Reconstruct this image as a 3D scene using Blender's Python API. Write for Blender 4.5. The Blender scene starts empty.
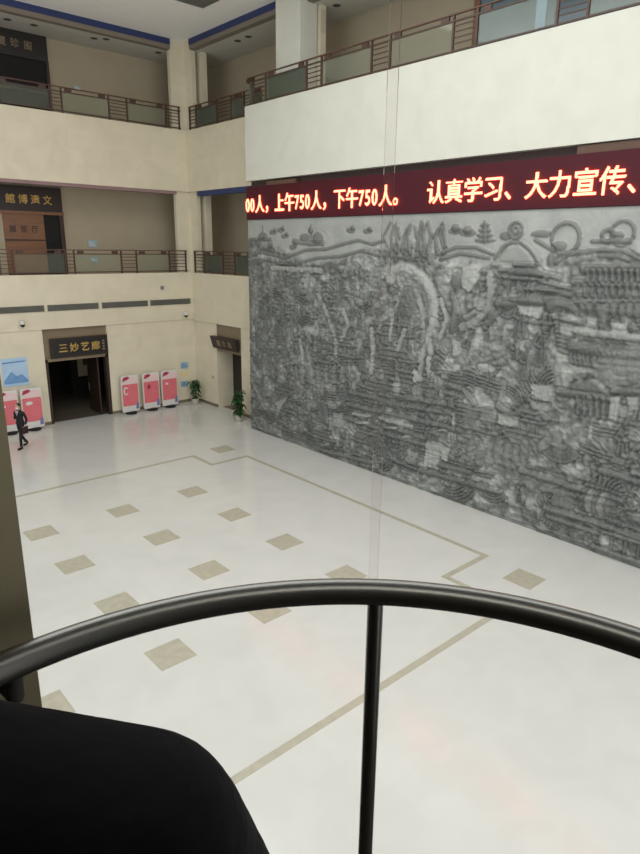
import bpy, bmesh, math, random
import numpy as np
from mathutils import Vector, Matrix
R = math.radians
SC = bpy.context.scene
COL = SC.collection

# ------------------------------------------------------------------ camera, world, lights, exposure
CAM = Vector((-16.1349, -27.1456, 7.4708))
cd = bpy.data.cameras.new('camera'); cam = bpy.data.objects.new('camera', cd); COL.objects.link(cam)
yaw, pitch, roll = 0.7332, 0.2759, 0.0133
fw = Vector((math.sin(yaw)*math.cos(pitch), math.cos(yaw)*math.cos(pitch), -math.sin(pitch)))
rt = Vector((math.cos(yaw), -math.sin(yaw), 0)); up = rt.cross(fw)
r2 = math.cos(roll)*rt + math.sin(roll)*up; u2 = -math.sin(roll)*rt + math.cos(roll)*up
cam.matrix_world = Matrix(((r2.x, u2.x, -fw.x, CAM.x), (r2.y, u2.y, -fw.y, CAM.y), (r2.z, u2.z, -fw.z, CAM.z), (0, 0, 0, 1)))
cd.sensor_fit = 'VERTICAL'; cd.sensor_height = 24.0; cd.lens = 635.02/854*24.0
cd.clip_start = 0.02; cd.clip_end = 300
SC.camera = cam

w = bpy.data.worlds.new('world'); SC.world = w; w.use_nodes = True
bg = w.node_tree.nodes['Background']; bg.inputs[0].default_value = (0.93, 0.97, 1.0, 1); bg.inputs[1].default_value = 0.55

def area(name, loc, rot, sx, sy, power, color=(1, 1, 1)):
    l = bpy.data.lights.new(name, 'AREA'); l.shape = 'RECTANGLE'; l.size = sx; l.size_y = sy
    l.energy = power; l.color = color
    o = bpy.data.objects.new(name, l); COL.objects.link(o); o.location = loc; o.rotation_euler = rot
    return o
area('skylight', (-9.5, -17.5, 15.9), (0, 0, 0), 11, 17, 1450, (1.0, 0.99, 0.965))
area('daylight_west', (-25.5, -16.0, 7.5), (0, R(-90), 0), 13, 26, 480, (0.97, 1.0, 0.97))
area('south_fill', (-13.0, -37.0, 7.0), (R(90), 0, 0), 22, 12, 1750, (1.0, 0.98, 0.93))  # added area light behind the camera, brightens the left wall

vs = SC.view_settings
SC.display_settings.display_device = 'sRGB'
vs.view_transform = 'Standard'; vs.look = 'None'; vs.exposure = 0.13; vs.gamma = 1.0; vs.use_curve_mapping = False

# ------------------------------------------------------------------ materials
def lin(c):
    return tuple(((x/255)/12.92 if x/255 <= .04045 else ((x/255+.055)/1.055)**2.4) for x in c) + (1,)
def mat(name, c, rough=.6, metal=0.0, spec=.5, var=0.0, scale=3.0, bump=0.0, bscale=40.0, emit=None, est=1.0, stretch=(1, 1, 1)):
    m = bpy.data.materials.new(name); m.use_nodes = True; nt = m.node_tree; n = nt.nodes; l = nt.links
    p = n['Principled BSDF']
    p.inputs['Base Color'].default_value = lin(c); p.inputs['Roughness'].default_value = rough
    p.inputs['Metallic'].default_value = metal; p.inputs['Specular IOR Level'].default_value = spec
    if var or bump:
        tc = n.new('ShaderNodeTexCoord'); mp = n.new('ShaderNodeMapping'); mp.inputs['Scale'].default_value = stretch
        l.new(tc.outputs['Object'], mp.inputs[0])
    if var:
        nz = n.new('ShaderNodeTexNoise'); nz.inputs['Scale'].default_value = scale; nz.inputs['Detail'].default_value = 5
        l.new(mp.outputs[0], nz.inputs['Vector'])
        mx = n.new('ShaderNodeMix'); mx.data_type = 'RGBA'
        mx.inputs['A'].default_value = lin([max(0, x*(1-var)) for x in c]); mx.inputs['B'].default_value = lin([min(255, x*(1+var)) for x in c])
        l.new(nz.outputs['Fac'], mx.inputs['Factor']); l.new(mx.outputs['Result'], p.inputs['Base Color'])
    if bump:
        nb = n.new('ShaderNodeTexNoise'); nb.inputs['Scale'].default_value = bscale; nb.inputs['Detail'].default_value = 4
        l.new(mp.outputs[0], nb.inputs['Vector'])
        b = n.new('ShaderNodeBump'); b.inputs['Strength'].default_value = bump; b.inputs['Distance'].default_value = .02
        l.new(nb.outputs['Fac'], b.inputs['Height']); l.new(b.outputs[0], p.inputs['Normal'])
    if emit:
        p.inputs['Emission Color'].default_value = emit + (1,); p.inputs['Emission Strength'].default_value = est
    return m

def tile_mat(name, c, c2, mortar, bw, bh, rough, axes, offset=.5, var=.5, msize=.006):
    """marble slabs: brick pattern in the two given object axes"""
    m = bpy.data.materials.new(name); m.use_nodes = True; nt = m.node_tree; n = nt.nodes; l = nt.links
    p = n['Principled BSDF']; p.inputs['Roughness'].default_value = rough
    tc = n.new('ShaderNodeTexCoord'); sp = n.new('ShaderNodeSeparateXYZ'); cb = n.new('ShaderNodeCombineXYZ')
    l.new(tc.outputs['Object'], sp.inputs[0])
    l.new(sp.outputs[axes[0]], cb.inputs[0]); l.new(sp.outputs[axes[1]], cb.inputs[1])
    br = n.new('ShaderNodeTexBrick'); br.offset = offset
    br.inputs['Color1'].default_value = lin(c); br.inputs['Color2'].default_value = lin(c2); br.inputs['Mortar'].default_value = lin(mortar)
    br.inputs['Scale'].default_value = 1; br.inputs['Brick Width'].default_value = bw; br.inputs['Row Height'].default_value = bh
    br.inputs['Mortar Size'].default_value = msize; br.inputs['Mortar Smooth'].default_value = .3
    l.new(cb.outputs[0], br.inputs['Vector'])
    nz = n.new('ShaderNodeTexNoise'); nz.inputs['Scale'].default_value = 1.3; nz.inputs['Detail'].default_value = 7; nz.inputs['Distortion'].default_value = .8
    l.new(tc.outputs['Object'], nz.inputs['Vector'])
    mx = n.new('ShaderNodeMix'); mx.data_type = 'RGBA'; mx.blend_type = 'MULTIPLY'
    rp = n.new('ShaderNodeValToRGB'); rp.color_ramp.elements[0].color = (1-.22*var, 1-.22*var, 1-.24*var, 1); rp.color_ramp.elements[1].color = (1, 1, 1, 1)
    rp.color_ramp.elements[0].position = .3; rp.color_ramp.elements[1].position = .65
    l.new(nz.outputs['Fac'], rp.inputs[0]); mx.inputs['Factor'].default_value = 1
    l.new(br.outputs['Color'], mx.inputs['A']); l.new(rp.outputs[0], mx.inputs['B']); l.new(mx.outputs['Result'], p.inputs['Base Color'])
    return m

def glass_mat(name, tint, ior=1.35, rough=.02, alpha=0.0, acol=(150, 160, 150)):
    m = bpy.data.materials.new(name); m.use_nodes = True; nt = m.node_tree; n = nt.nodes; l = nt.links
    n.remove(n['Principled BSDF']); out = n['Material Output']
    t = n.new('ShaderNodeBsdfTransparent'); t.inputs[0].default_value = tint + (1,)
    g = n.new('ShaderNodeBsdfGlossy'); g.inputs['Roughness'].default_value = rough
    f = n.new('ShaderNodeFresnel'); f.inputs[0].default_value = ior
    mx = n.new('ShaderNodeMixShader'); l.new(f.outputs[0], mx.inputs[0]); l.new(t.outputs[0], mx.inputs[1]); l.new(g.outputs[0], mx.inputs[2])
    last = mx
    if alpha:
        d = n.new('ShaderNodeBsdfDiffuse'); d.inputs[0].default_value = lin(acol)
        m2 = n.new('ShaderNodeMixShader'); m2.inputs[0].default_value = alpha
        l.new(mx.outputs[0], m2.inputs[1]); l.new(d.outputs[0], m2.inputs[2]); last = m2
    l.new(last.outputs[0], out.inputs[0])
    return m

M = {}
M['floor'] = tile_mat('floor_marble', (210, 210, 206), (208, 208, 204), (203, 203, 198), .8, .8, .16, (0, 1), 0.0, .25, .003)
M['inlay'] = mat('taupe_inlay', (176, 172, 155), .25, var=.08, scale=6)
M['wall_a'] = tile_mat('beige_marble_left', (221, 212, 189), (217, 208, 185), (203, 194, 171), 1.2, .7, .45, (0, 2), .5, .4, .004)
M['wall_b'] = tile_mat('beige_marble_right', (221, 212, 189), (217, 208, 185), (203, 194, 171), 1.2, .7, .45, (1, 2), .5, .4, .004)
M['panel'] = tile_mat('cream_panel', (212, 212, 201), (209, 209, 198), (202, 202, 191), 2.4, 1.3, .5, (1, 2), 0.0, .3, .003)
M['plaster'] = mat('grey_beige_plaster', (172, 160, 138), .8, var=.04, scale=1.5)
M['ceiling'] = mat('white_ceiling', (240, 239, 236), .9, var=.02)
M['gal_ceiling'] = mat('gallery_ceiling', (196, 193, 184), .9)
M['blue'] = mat('blue_trim', (40, 54, 100), .5, var=.1, scale=2)
M['beam'] = mat('grey_brown_beam', (128, 118, 106), .7)
M['mauve'] = mat('mauve_trim', (138, 112, 112), .6, var=.1, scale=2)
M['base'] = mat('dark_skirting', (120, 105, 88), .4)
M['grille'] = mat('grey_grille', (112, 112, 104), .6, var=.1)
M['grille_dark'] = mat('dark_grille', (60, 60, 56), .7)
M['brown'] = mat('brown_metal', (74, 54, 44), .45, var=.15, scale=8)
M['rail_wood'] = mat('rail_wood', (92, 66, 54), .4, var=.15, scale=8)
M['darkwood'] = mat('dark_wood', (50, 36, 30), .45, var=.2, scale=4, stretch=(1, 1, .2))
M['redwood'] = mat('red_brown_wood', (122, 84, 58), .45, var=.18, scale=3, stretch=(.4, .4, 2))
M['board'] = mat('black_lacquer', (32, 28, 27), .4, var=.15)
M['lintel'] = mat('taupe_lintel', (132, 116, 94), .6, var=.06)
M['gold'] = mat('gold_leaf', (196, 164, 92), .4, .3)
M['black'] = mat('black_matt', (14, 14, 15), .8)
M['darkroom'] = mat('dark_room', (26, 24, 22), .9)  # near-black walls carry the unlit look of the room
M['room_floor'] = mat('entrance_room_floor', (92, 84, 72), .5)  # darkened so the room looks unlit
M['white'] = mat('white_board', (214, 212, 208), .5)
M['pink'] = mat('pink_print', (214, 108, 117), .5, var=.05, scale=4)
M['pale_pink'] = mat('pale_pink_print', (228, 198, 198), .5)
M['pink_line'] = mat('pink_line_print', (220, 124, 132), .5)
M['magenta'] = mat('crimson_print', (168, 44, 74), .5)
M['grey'] = mat('grey_plastic', (120, 120, 122), .5)
M['sky_blue'] = mat('pale_blue_print', (168, 196, 222), .5, var=.08, scale=3)
M['mid_blue'] = mat('mid_blue_print', (74, 122, 176), .5, var=.15, scale=5)
M['poster_blue'] = mat('poster_blue', (104, 146, 192), .5, var=.2, scale=4)
M['dull_blue'] = mat('dull_blue_print', (112, 122, 164), .5)
M['sign_blue'] = mat('sign_blue', (150, 178, 190), .5)
M['yellow'] = mat('pale_yellow_print', (226, 206, 150), .5)
M['pot'] = mat('white_pot', (186, 182, 172), .35)
M['soil'] = mat('soil', (58, 44, 34), .95)
M['leaf'] = mat('leaf', (30, 72, 36), .42, var=.35, scale=6)
M['stem'] = mat('stem', (74, 92, 52), .6)
M['suit'] = mat('dark_suit', (17, 18, 25), .8, var=.1)
M['skin'] = mat('skin', (196, 150, 124), .55)
M['lip'] = mat('lip', (160, 92, 84), .5)
M['hair'] = mat('black_hair', (16, 14, 14), .5)
M['shirt'] = mat('white_shirt', (214, 216, 220), .7)
M['bag'] = mat('dark_red_bag', (52, 24, 30), .5)
M['jacket'] = mat('black_padded_cloth', (6, 6, 10), .85, spec=.12, bump=.5, bscale=9, stretch=(1, 1, 2.2))
M['led_off'] = mat('led_matrix_maroon', (70, 16, 28), .6, var=.06, scale=30, spec=.3)
M['led_on'] = mat('led_lit', (255, 120, 80), .5, emit=(1.0, .13, .075), est=7.5)
M['led_frame'] = mat('led_frame', (70, 52, 50), .5)
M['steel'] = mat('brushed_steel', (128, 120, 96), .4, .5, var=.05, scale=30, stretch=(1, 1, .05))
M['tube'] = mat('satin_steel_tube', (120, 120, 117), .36, 1.0)
M['cab_floor'] = mat('cab_floor', (60, 56, 52), .6, var=.2, scale=6)
M['cab_dark'] = mat('cab_panel', (92, 88, 78), .4, .6)
M['rubber'] = mat('black_rubber', (20, 20, 20), .7)
M['glass'] = glass_mat('lift_glass', (.985, .99, .985), 1.18)
M['seal'] = glass_mat('clear_seal', (.985, .98, .975), 1.12, .2, .03, (190, 176, 166))
M['rail_glass'] = glass_mat('greenish_rail_glass', (.94, .965, .94), 1.3, .05, .09, (176, 182, 164))
M['window_glass'] = mat('blue_grey_glazing', (98, 118, 130), .15, var=.08, scale=1)

# ------------------------------------------------------------------ geometry helpers
class MB:
    def __init__(s): s.v = []; s.f = []; s.m = []
    def add(s, vs, fs, mi=0):
        b = len(s.v); s.v += [tuple(q) for q in vs]
        for f in fs: s.f.append(tuple(b+i for i in f)); s.m.append(mi)
        return s
    def box(s, x0, x1, y0, y1, z0, z1, mi=0):
        x0, x1 = min(x0, x1), max(x0, x1); y0, y1 = min(y0, y1), max(y0, y1); z0, z1 = min(z0, z1), max(z0, z1)
        return s.add([(x0,y0,z0),(x1,y0,z0),(x1,y1,z0),(x0,y1,z0),(x0,y0,z1),(x1,y0,z1),(x1,y1,z1),(x0,y1,z1)],
                     [(0,3,2,1),(4,5,6,7),(0,1,5,4),(1,2,6,5),(2,3,7,6),(3,0,4,7)], mi)
    def quad(s, a, b, c, d, mi=0): return s.add([a, b, c, d], [(0, 1, 2, 3)], mi)
    def tube(s, path, r, n=12, mi=0, caps=True):
        path = [Vector(p) for p in path]; rs = r if isinstance(r, (list, tuple)) else [r]*len(path)
        t0 = (path[1]-path[0]).normalized()
        ref = Vector((0, 0, 1)) if abs(t0.z) < .9 else Vector((1, 0, 0))
        nx = t0.cross(ref).normalized(); vs = []
        for i, p in enumerate(path):
            t = (path[min(i+1, len(path)-1)]-path[max(i-1, 0)]).normalized()
            nx = (nx - t*nx.dot(t)).normalized(); ny = t.cross(nx)
            for k in range(n):
                a = 2*math.pi*k/n; vs.append(p + (nx*math.cos(a)+ny*math.sin(a))*rs[i])
        fs = []
        for i in range(len(path)-1):
            for k in range(n):
                k2 = (k+1) % n; fs.append((i*n+k, i*n+k2, (i+1)*n+k2, (i+1)*n+k))
        if caps: fs.append(tuple(range(n))[::-1]); fs.append(tuple((len(path)-1)*n+k for k in range(n)))
        return s.add(vs, fs, mi)
    def lathe(s, prof, c=(0, 0, 0), n=24, mi=0):
        vs = []; fs = []
        for (r, z) in prof:
            for k in range(n):
                a = 2*math.pi*k/n; vs.append((c[0]+r*math.cos(a), c[1]+r*math.sin(a), c[2]+z))
        for i in range(len(prof)-1):
            for k in range(n):
                k2 = (k+1) % n; fs.append((i*n+k, i*n+k2, (i+1)*n+k2, (i+1)*n+k))
        fs.append(tuple(range(n))[::-1]); fs.append(tuple((len(prof)-1)*n+k for k in range(n)))
        return s.add(vs, fs, mi)
    def prism(s, pts, fn, d0, d1, mi=0):
        """2-D polygon pts extruded from depth d0 to d1; fn(a, b, d) -> xyz"""
        n = len(pts); vs = [fn(a, b, d0) for a, b in pts] + [fn(a, b, d1) for a, b in pts]
        fs = [tuple(range(n)), tuple(range(2*n-1, n-1, -1))] + [(i, n+i, n+(i+1) % n, (i+1) % n) for i in range(n)]
        return s.add(vs, fs, mi)
    def build(s, name, m, parent=None, smooth=False, bevel=0.0, base=None):
        me = bpy.data.meshes.new(name); vs = s.v
        if base is None:
            base = (0, 0, 0)
            if parent is None and vs:
                xs = [q[0] for q in vs]; ys = [q[1] for q in vs]; zs = [q[2] for q in vs]
                base = ((min(xs)+max(xs))/2, (min(ys)+max(ys))/2, min(zs))
        me.from_pydata([(q[0]-base[0], q[1]-base[1], q[2]-base[2]) for q in vs], [], s.f)
        for mm in (m if isinstance(m, (list, tuple)) else [m]): me.materials.append(mm)
        me.polygons.foreach_set('material_index', s.m)
        bm = bmesh.new(); bm.from_mesh(me); bmesh.ops.recalc_face_normals(bm, faces=bm.faces)
        if smooth:
            for f in bm.faces: f.smooth = True
        bm.to_mesh(me); bm.free(); me.update()
        o = bpy.data.objects.new(name, me); COL.objects.link(o); o.location = base
        if parent is not None: o.parent = parent
        if bevel:
            b = o.modifiers.new('bevel', 'BEVEL'); b.width = bevel; b.segments = 2; b.limit_method = 'ANGLE'
        if smooth:
            try: me.set_sharp_from_angle(angle=R(40))
            except Exception: pass
        return o
def thing(name, label, cat, loc=(0, 0, 0), rz=0.0, group=None):
    o = bpy.data.objects.new(name, None); COL.objects.link(o); o.location = loc; o.rotation_euler = (0, 0, rz)
    o.empty_display_size = .2
    return tag(o, label, cat, group)
def tag(o, label, cat, group=None):
    o['label'] = label; o['category'] = cat
    if group: o['group'] = group
    return o
def struct(o, label=None, cat=None):
    o['kind'] = 'structure'
    if label: o['label'] = label; o['category'] = cat
    return o
def copy_tree(o, parent=None):
    c = o.copy(); COL.objects.link(c)
    if parent is not None: c.parent = parent
    for ch in list(o.children): copy_tree(ch, c)
    return c

# ------------------------------------------------------------------ glyph bitmaps (dot-matrix and gold lettering)
GLYPHS = {'0': (16, [0, 0, 0, 0, 0, 0, 3968, 8128, 8160, 15840, 14576, 28784, 28784, 28792, 28792, 61560, 61496, 61496, 61496, 28792, 28792, 28792, 28784, 30832, 14576, 16352, 8128, 3968, 1792, 0, 0, 0]),
'5': (16, [0, 0, 0, 0, 0, 0, 16352, 16352, 16352, 16352, 14336, 14336, 14336, 14336, 15872, 16256, 16320, 16352, 224, 240, 112, 112, 112, 240, 25056, 32736, 32704, 16256, 3584, 0, 0, 0]),
'7': (16, [0, 0, 0, 0, 0, 0, 32760, 32760, 32760, 32752, 240, 224, 224, 480, 448, 448, 960, 896, 1920, 1792, 1792, 3840, 3584, 3584, 7680, 7168, 15360, 6144, 2048, 0, 0, 0]),
'人': (32, [0, 245760, 245760, 245760, 245760, 245760, 245760, 245760, 245760, 245760, 245760, 507904, 516096, 516096, 516096, 1011712, 946176, 1996800, 1980416, 1850368, 3939328, 7872000, 7343872, 15730432, 31459200, 62915552, 125829616, 520093948, 2113929342, 1006632988, 268435456, 0]),
'上': (32, [0, 196608, 491520, 491520, 491520, 491520, 491520, 491520, 491520, 491520, 491520, 524272, 524280, 524280, 491520, 491520, 491520, 491520, 491520, 491520, 491520, 491520, 491520, 491520, 491520, 491520, 1073741820, 2147483646, 2147483646, 1073741820, 0, 0]),
'午': (32, [0, 14680064, 31457280, 29360128, 29360128, 67108848, 67108848, 134217712, 117686272, 235126784, 503562240, 1006878720, 939769856, 402898944, 245760, 245760, 2147483646, 2147483646, 1073741820, 245760, 245760, 245760, 245760, 245760, 245760, 245760, 245760, 245760, 245760, 245760, 245760, 0]),
'下': (32, [0, 0, 0, 1073741820, 2147483646, 2147483646, 229376, 229376, 229376, 229376, 229376, 245760, 258048, 261120, 245504, 237440, 231392, 229872, 229616, 229424, 229376, 229376, 229376, 229376, 229376, 229376, 229376, 229376, 229376, 229376, 229376, 0]),
'认': (32, [0, 7680, 100670976, 251665920, 58727936, 29367808, 14687744, 4201984, 7680, 7680, 7680, 2143297024, 2143297024, 2143297024, 62922240, 62922240, 62922240, 62930688, 62930688, 62930688, 62929792, 62946176, 63730112, 66908608, 66642144, 66183408, 65257584, 126320696, 51314750, 34471966, 262148, 0]),
'真': (32, [0, 98304, 114688, 245760, 1073741820, 1073741820, 229376, 229376, 67108800, 67108800, 58720704, 67108800, 67108800, 67108800, 58720704, 67108800, 67108800, 58720704, 67108800, 67108800, 67108800, 58720704, 1073741820, 2147483646, 1073741820, 3149312, 16260992, 66064368, 1069548028, 1056964732, 402653192, 0]),
'学': (32, [0, 196672, 117670128, 58966240, 63029696, 29475776, 536870908, 1073741820, 1073741820, 939524124, 939524124, 939524124, 973078428, 33554304, 33554176, 15360, 129024, 253952, 245760, 1073741822, 1073741822, 1073741822, 245760, 245760, 245760, 245760, 245760, 245760, 16744448, 8355840, 8323072, 0]),
'习': (32, [0, 0, 0, 268435440, 536870904, 536870904, 56, 56, 56, 14680120, 15728696, 8126584, 4063352, 983160, 491640, 229496, 65656, 120, 7800, 65144, 523376, 4186224, 33489008, 536346736, 532676720, 234881136, 112, 240, 16352, 16320, 8064, 0]),
'大': (32, [0, 245760, 245760, 245760, 245760, 245760, 245760, 245760, 229376, 229376, 1073741820, 1073741822, 1073741822, 516096, 516096, 516096, 520192, 1011712, 948224, 1980416, 1850368, 3939328, 7872000, 15732480, 15730560, 65012672, 130023920, 528482552, 2113929342, 1006633020, 268435464, 0]),
'力': (32, [0, 458752, 458752, 458752, 458752, 458752, 458752, 458752, 1073741816, 1073741816, 1073741816, 458808, 983096, 983096, 917560, 917560, 917560, 1966136, 1835064, 3932280, 3670136, 7864432, 7340144, 15728752, 31457392, 62914672, 125829360, 251658464, 1040220128, 1006649280, 268451712, 0]),
'宣': (32, [0, 229376, 229376, 245760, 1073741820, 1073741820, 1073741820, 939524124, 939524124, 1006632924, 469762008, 33554304, 0, 33554304, 33554304, 33554304, 29361024, 29361024, 33554304, 33554304, 33554304, 29361024, 29361024, 33554304, 33554304, 33554304, 0, 1073741820, 1073741820, 1073741820, 0, 0]),
'传': (32, [0, 12597248, 14694400, 31488000, 29388800, 65011704, 60817400, 127926264, 117497856, 251715584, 520151040, 528482302, 1065353214, 2139095036, 1996734464, 1728282624, 117669888, 117964784, 117964792, 117964784, 117440992, 117441472, 117441408, 117556992, 117571072, 117472256, 117456384, 117448448, 117442432, 117441408, 117440768, 0]),
'，': (32, [0, 0, 0, 0, 0, 0, 0, 0, 0, 0, 0, 0, 0, 0, 0, 0, 0, 0, 0, 0, 25165824, 62914560, 132120576, 132120576, 65011712, 31457280, 14680064, 29360128, 62914560, 260046848, 251658240, 67108864]),
'。': (32, [0, 0, 0, 0, 0, 0, 0, 0, 0, 0, 0, 0, 0, 0, 0, 0, 0, 0, 0, 0, 251658240, 532676608, 970981376, 1885339648, 1616904192, 1616904192, 1885339648, 819986432, 1069547520, 528482304, 0, 0]),
'、': (32, [0, 0, 0, 0, 0, 0, 0, 0, 0, 0, 0, 0, 0, 0, 0, 0, 0, 0, 0, 0, 0, 402653184, 1006632960, 1040187392, 520093696, 260046848, 130023424, 65011712, 31457280, 12582912, 0, 0]),
's三': (24, [0, 0, 0, 2097144, 2097144, 0, 0, 0, 0, 0, 0, 1048560, 1048560, 0, 0, 0, 0, 0, 0, 4194300, 8388606, 4194300, 0, 0]),
's妙': (24, [0, 786816, 786816, 786816, 786816, 1838488, 8379800, 8379804, 1694092, 1677710, 3774854, 3258758, 3256704, 3375500, 3867036, 2032056, 983088, 491632, 1032672, 1868736, 3677952, 7371776, 2125824, 0]),
's艺': (24, [0, 98688, 98688, 4194300, 8388606, 4194300, 98688, 98688, 0, 2097120, 2097120, 1920, 7680, 15360, 28672, 122880, 229376, 458764, 917518, 786444, 1048572, 524280, 131056, 0]),
's廊': (24, [0, 7168, 3072, 4194302, 4194302, 3694592, 3695100, 3931646, 3931532, 3870092, 3931544, 3931544, 3870128, 3870104, 3931532, 3407244, 3355022, 3348878, 3348878, 7601596, 6815160, 6784384, 6291840, 0]),
's館': (24, [0, 393600, 983232, 1023996, 1695742, 7798782, 6707206, 4595700, 4186104, 4185112, 3202072, 4185112, 4186104, 3203056, 4185088, 4186104, 3215356, 3247116, 3247116, 3656716, 4116476, 7917564, 2100236, 0]),
's博': (24, [0, 787376, 787388, 851966, 851966, 787328, 802812, 8388604, 8381324, 819196, 819196, 819196, 819196, 811916, 795004, 851966, 917502, 851966, 800880, 793712, 790128, 786928, 786912, 0]),
's遺': (24, [0, 1050368, 3735544, 1900536, 976664, 458744, 1792, 262142, 131070, 8159216, 8191992, 851960, 851960, 843800, 851960, 843800, 851960, 819184, 1865976, 4186172, 7471118, 6291456, 4194304, 0]),
's文': (24, [0, 14336, 6144, 7168, 7168, 8388606, 8388606, 393312, 458976, 196800, 229824, 98688, 50048, 59136, 32256, 15360, 15360, 32256, 124800, 508896, 2031868, 8126526, 3145740, 0]),
's藏': (24, [0, 98688, 4194300, 8388606, 4194300, 98776, 262142, 3670014, 3670014, 3604160, 3604428, 4118748, 4128472, 2555864, 8307704, 8307696, 3604336, 3604064, 3594464, 3604467, 4128694, 7128894, 7078430, 0]),
's珍': (24, [0, 384, 8356736, 8356800, 8357600, 790128, 793656, 817182, 844174, 8372994, 8359424, 8338464, 792672, 786624, 787328, 790284, 826908, 1038392, 8355952, 7864800, 4198272, 15872, 14336, 0]),
's阁': (24, [0, 1572864, 1900540, 950268, 458764, 3305484, 3178380, 3211148, 3392268, 3634700, 3292172, 3177996, 3405772, 3654124, 3407820, 3276684, 3244428, 3244428, 3276684, 3276684, 3276684, 3244540, 3145976, 0]),
's展': (24, [0, 0, 2097148, 2097148, 1835036, 1835036, 2097148, 2097148, 1863872, 1863872, 2097148, 1835004, 1601728, 1601728, 2097150, 2097150, 1623580, 3719992, 3720160, 3195840, 7405296, 6421566, 6406158, 0]),
's览': (24, [0, 115456, 3786496, 3786748, 3786750, 3788416, 3787968, 3791968, 3790960, 114736, 524272, 1048560, 1048560, 923760, 923760, 923760, 924784, 933488, 294400, 60934, 511502, 4130812, 3934200, 0]),
's厅': (24, [0, 0, 2097150, 2097150, 2097150, 1572864, 1572864, 1572864, 1835006, 1835004, 1573632, 1573632, 1573632, 1573632, 1573632, 3670784, 3670784, 3670784, 3146496, 3146496, 7340800, 6323968, 2113024, 0])}
def glyph_rows(key): return GLYPHS[key]
def glyph_mb(key, fn, height, depth, mb=None):
    """runs of lit dots become small blocks; fn(a, b, d) -> xyz, a to the right and b upwards"""
    mb = mb or MB(); wd, rows = glyph_rows(key); n = len(rows); px = height/n
    for r, bits in enumerate(rows):
        c = 0
        while c < wd:
            if bits >> (wd-1-c) & 1:
                c0 = c
                while c < wd and bits >> (wd-1-c) & 1: c += 1
                mb.prism([(c0*px, (n-r-1)*px), (c*px, (n-r-1)*px), (c*px, (n-r)*px), (c0*px, (n-r)*px)], fn, 0, depth)
            else: c += 1
    return mb, wd*px

# ------------------------------------------------------------------ large structure
XW, YS = -26.0, -38.0            # far (unseen) edges of the hall
MX = -0.903                      # front plane of mural, message board and upper balcony front
mb = MB(); mb.box(XW, .3, YS, .3, -.3, 0)
def strip(x0, y0, x1, y1, wd=.15):
    z = .003 if abs(x1-x0) < abs(y1-y0) else .0042
    mb.box(min(x0, x1)-wd/2, max(x0, x1)+wd/2, min(y0, y1)-wd/2, max(y0, y1)+wd/2, -.002, z, 1)
XL2 = -21.63
path = [(-4.72, -7.5), (-4.72, -8.78), (-3.21, -8.78), (-3.21, -19.12), (-4.85, -19.12), (-4.85, -20.8)]
mir = [(-24.84-x, y) for x, y in path]
for P in (path, mir):
    for a, b in zip(P, P[1:]): strip(*a, *b)
strip(-4.72, -7.5, -20.12, -7.5); strip(-4.85, -20.8, -19.99, -20.8)
sq = [(-11.23+i*2.321, -10.576-j*2.321) for i in range(-3, 3) for j in range(4)] + [(-3.43, -7.5), (-3.51, -20.4)]
for x, y in sq: mb.box(x-.37, x+.37, y-.36, y+.36, -.002, .003, 1)
struct(mb.build('floor', [M['floor'], M['inlay']], base=(0, 0, 0)))

# left wall (the one with the entrance), its two balcony fronts
EX0, EX1 = -7.14, -4.38
mb = MB()
mb.box(-22, EX0, .05, .35, 0, 4.06); mb.box(EX1, .35, .05, .35, 0, 4.06); mb.box(-22, .35, 0, .35, 4.06, 6.25)
struct(mb.build('wall_left', M['wall_a'], base=(0, 0, 0)))
mb = MB(); mb.box(-22, .05, 0, .35, 9.83, 12.41)
struct(mb.build('wall_left_upper', M['wall_a'], base=(0, 0, 0)))
DY0, DY1 = -3.86, -1.87
mb = MB()
mb.box(.05, .35, DY1, .05, 0, 4.0); mb.box(.05, .35, -6.2, DY0, 0, 4.0); mb.box(0, .35, -6.2, 0, 4.0, 6.24)
struct(mb.build('wall_right', M['wall_b'], base=(0, 0, 0)))
mb = MB(); mb.box(0, .35, -5.8, 0, 9.83, 12.41)
struct(mb.build('wall_right_upper', M['wall_b'], base=(0, 0, 0)))
mb = MB(); mb.box(MX, .35, -27, -5.79, 9.87, 12.48)
struct(mb.build('wall_right_balcony_front', M['panel'], base=(0, 0, 0)))
mb = MB(); mb.box(.0, .35, -27, -5.81, 0, 9.87)
struct(mb.build('wall_behind_mural', M['wall_b'], base=(0, 0, 0)))
# galleries: floors, back walls, ceilings
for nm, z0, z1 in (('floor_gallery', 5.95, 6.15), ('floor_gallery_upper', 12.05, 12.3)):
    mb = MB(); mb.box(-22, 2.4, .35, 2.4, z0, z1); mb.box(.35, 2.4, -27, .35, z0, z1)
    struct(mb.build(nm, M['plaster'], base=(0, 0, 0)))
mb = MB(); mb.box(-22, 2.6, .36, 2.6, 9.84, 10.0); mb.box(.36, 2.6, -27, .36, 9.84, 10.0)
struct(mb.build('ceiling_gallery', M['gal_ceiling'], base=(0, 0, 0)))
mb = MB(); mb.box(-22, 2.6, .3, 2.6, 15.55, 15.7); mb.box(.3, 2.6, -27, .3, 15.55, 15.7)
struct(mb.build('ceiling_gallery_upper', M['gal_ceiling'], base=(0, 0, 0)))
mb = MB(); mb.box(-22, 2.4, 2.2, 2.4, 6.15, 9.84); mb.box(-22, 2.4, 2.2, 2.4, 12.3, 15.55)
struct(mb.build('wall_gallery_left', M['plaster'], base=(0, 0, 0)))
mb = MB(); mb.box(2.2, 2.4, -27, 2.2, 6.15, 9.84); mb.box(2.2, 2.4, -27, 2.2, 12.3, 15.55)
struct(mb.build('wall_gallery_right', M['plaster'], base=(0, 0, 0)))
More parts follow.
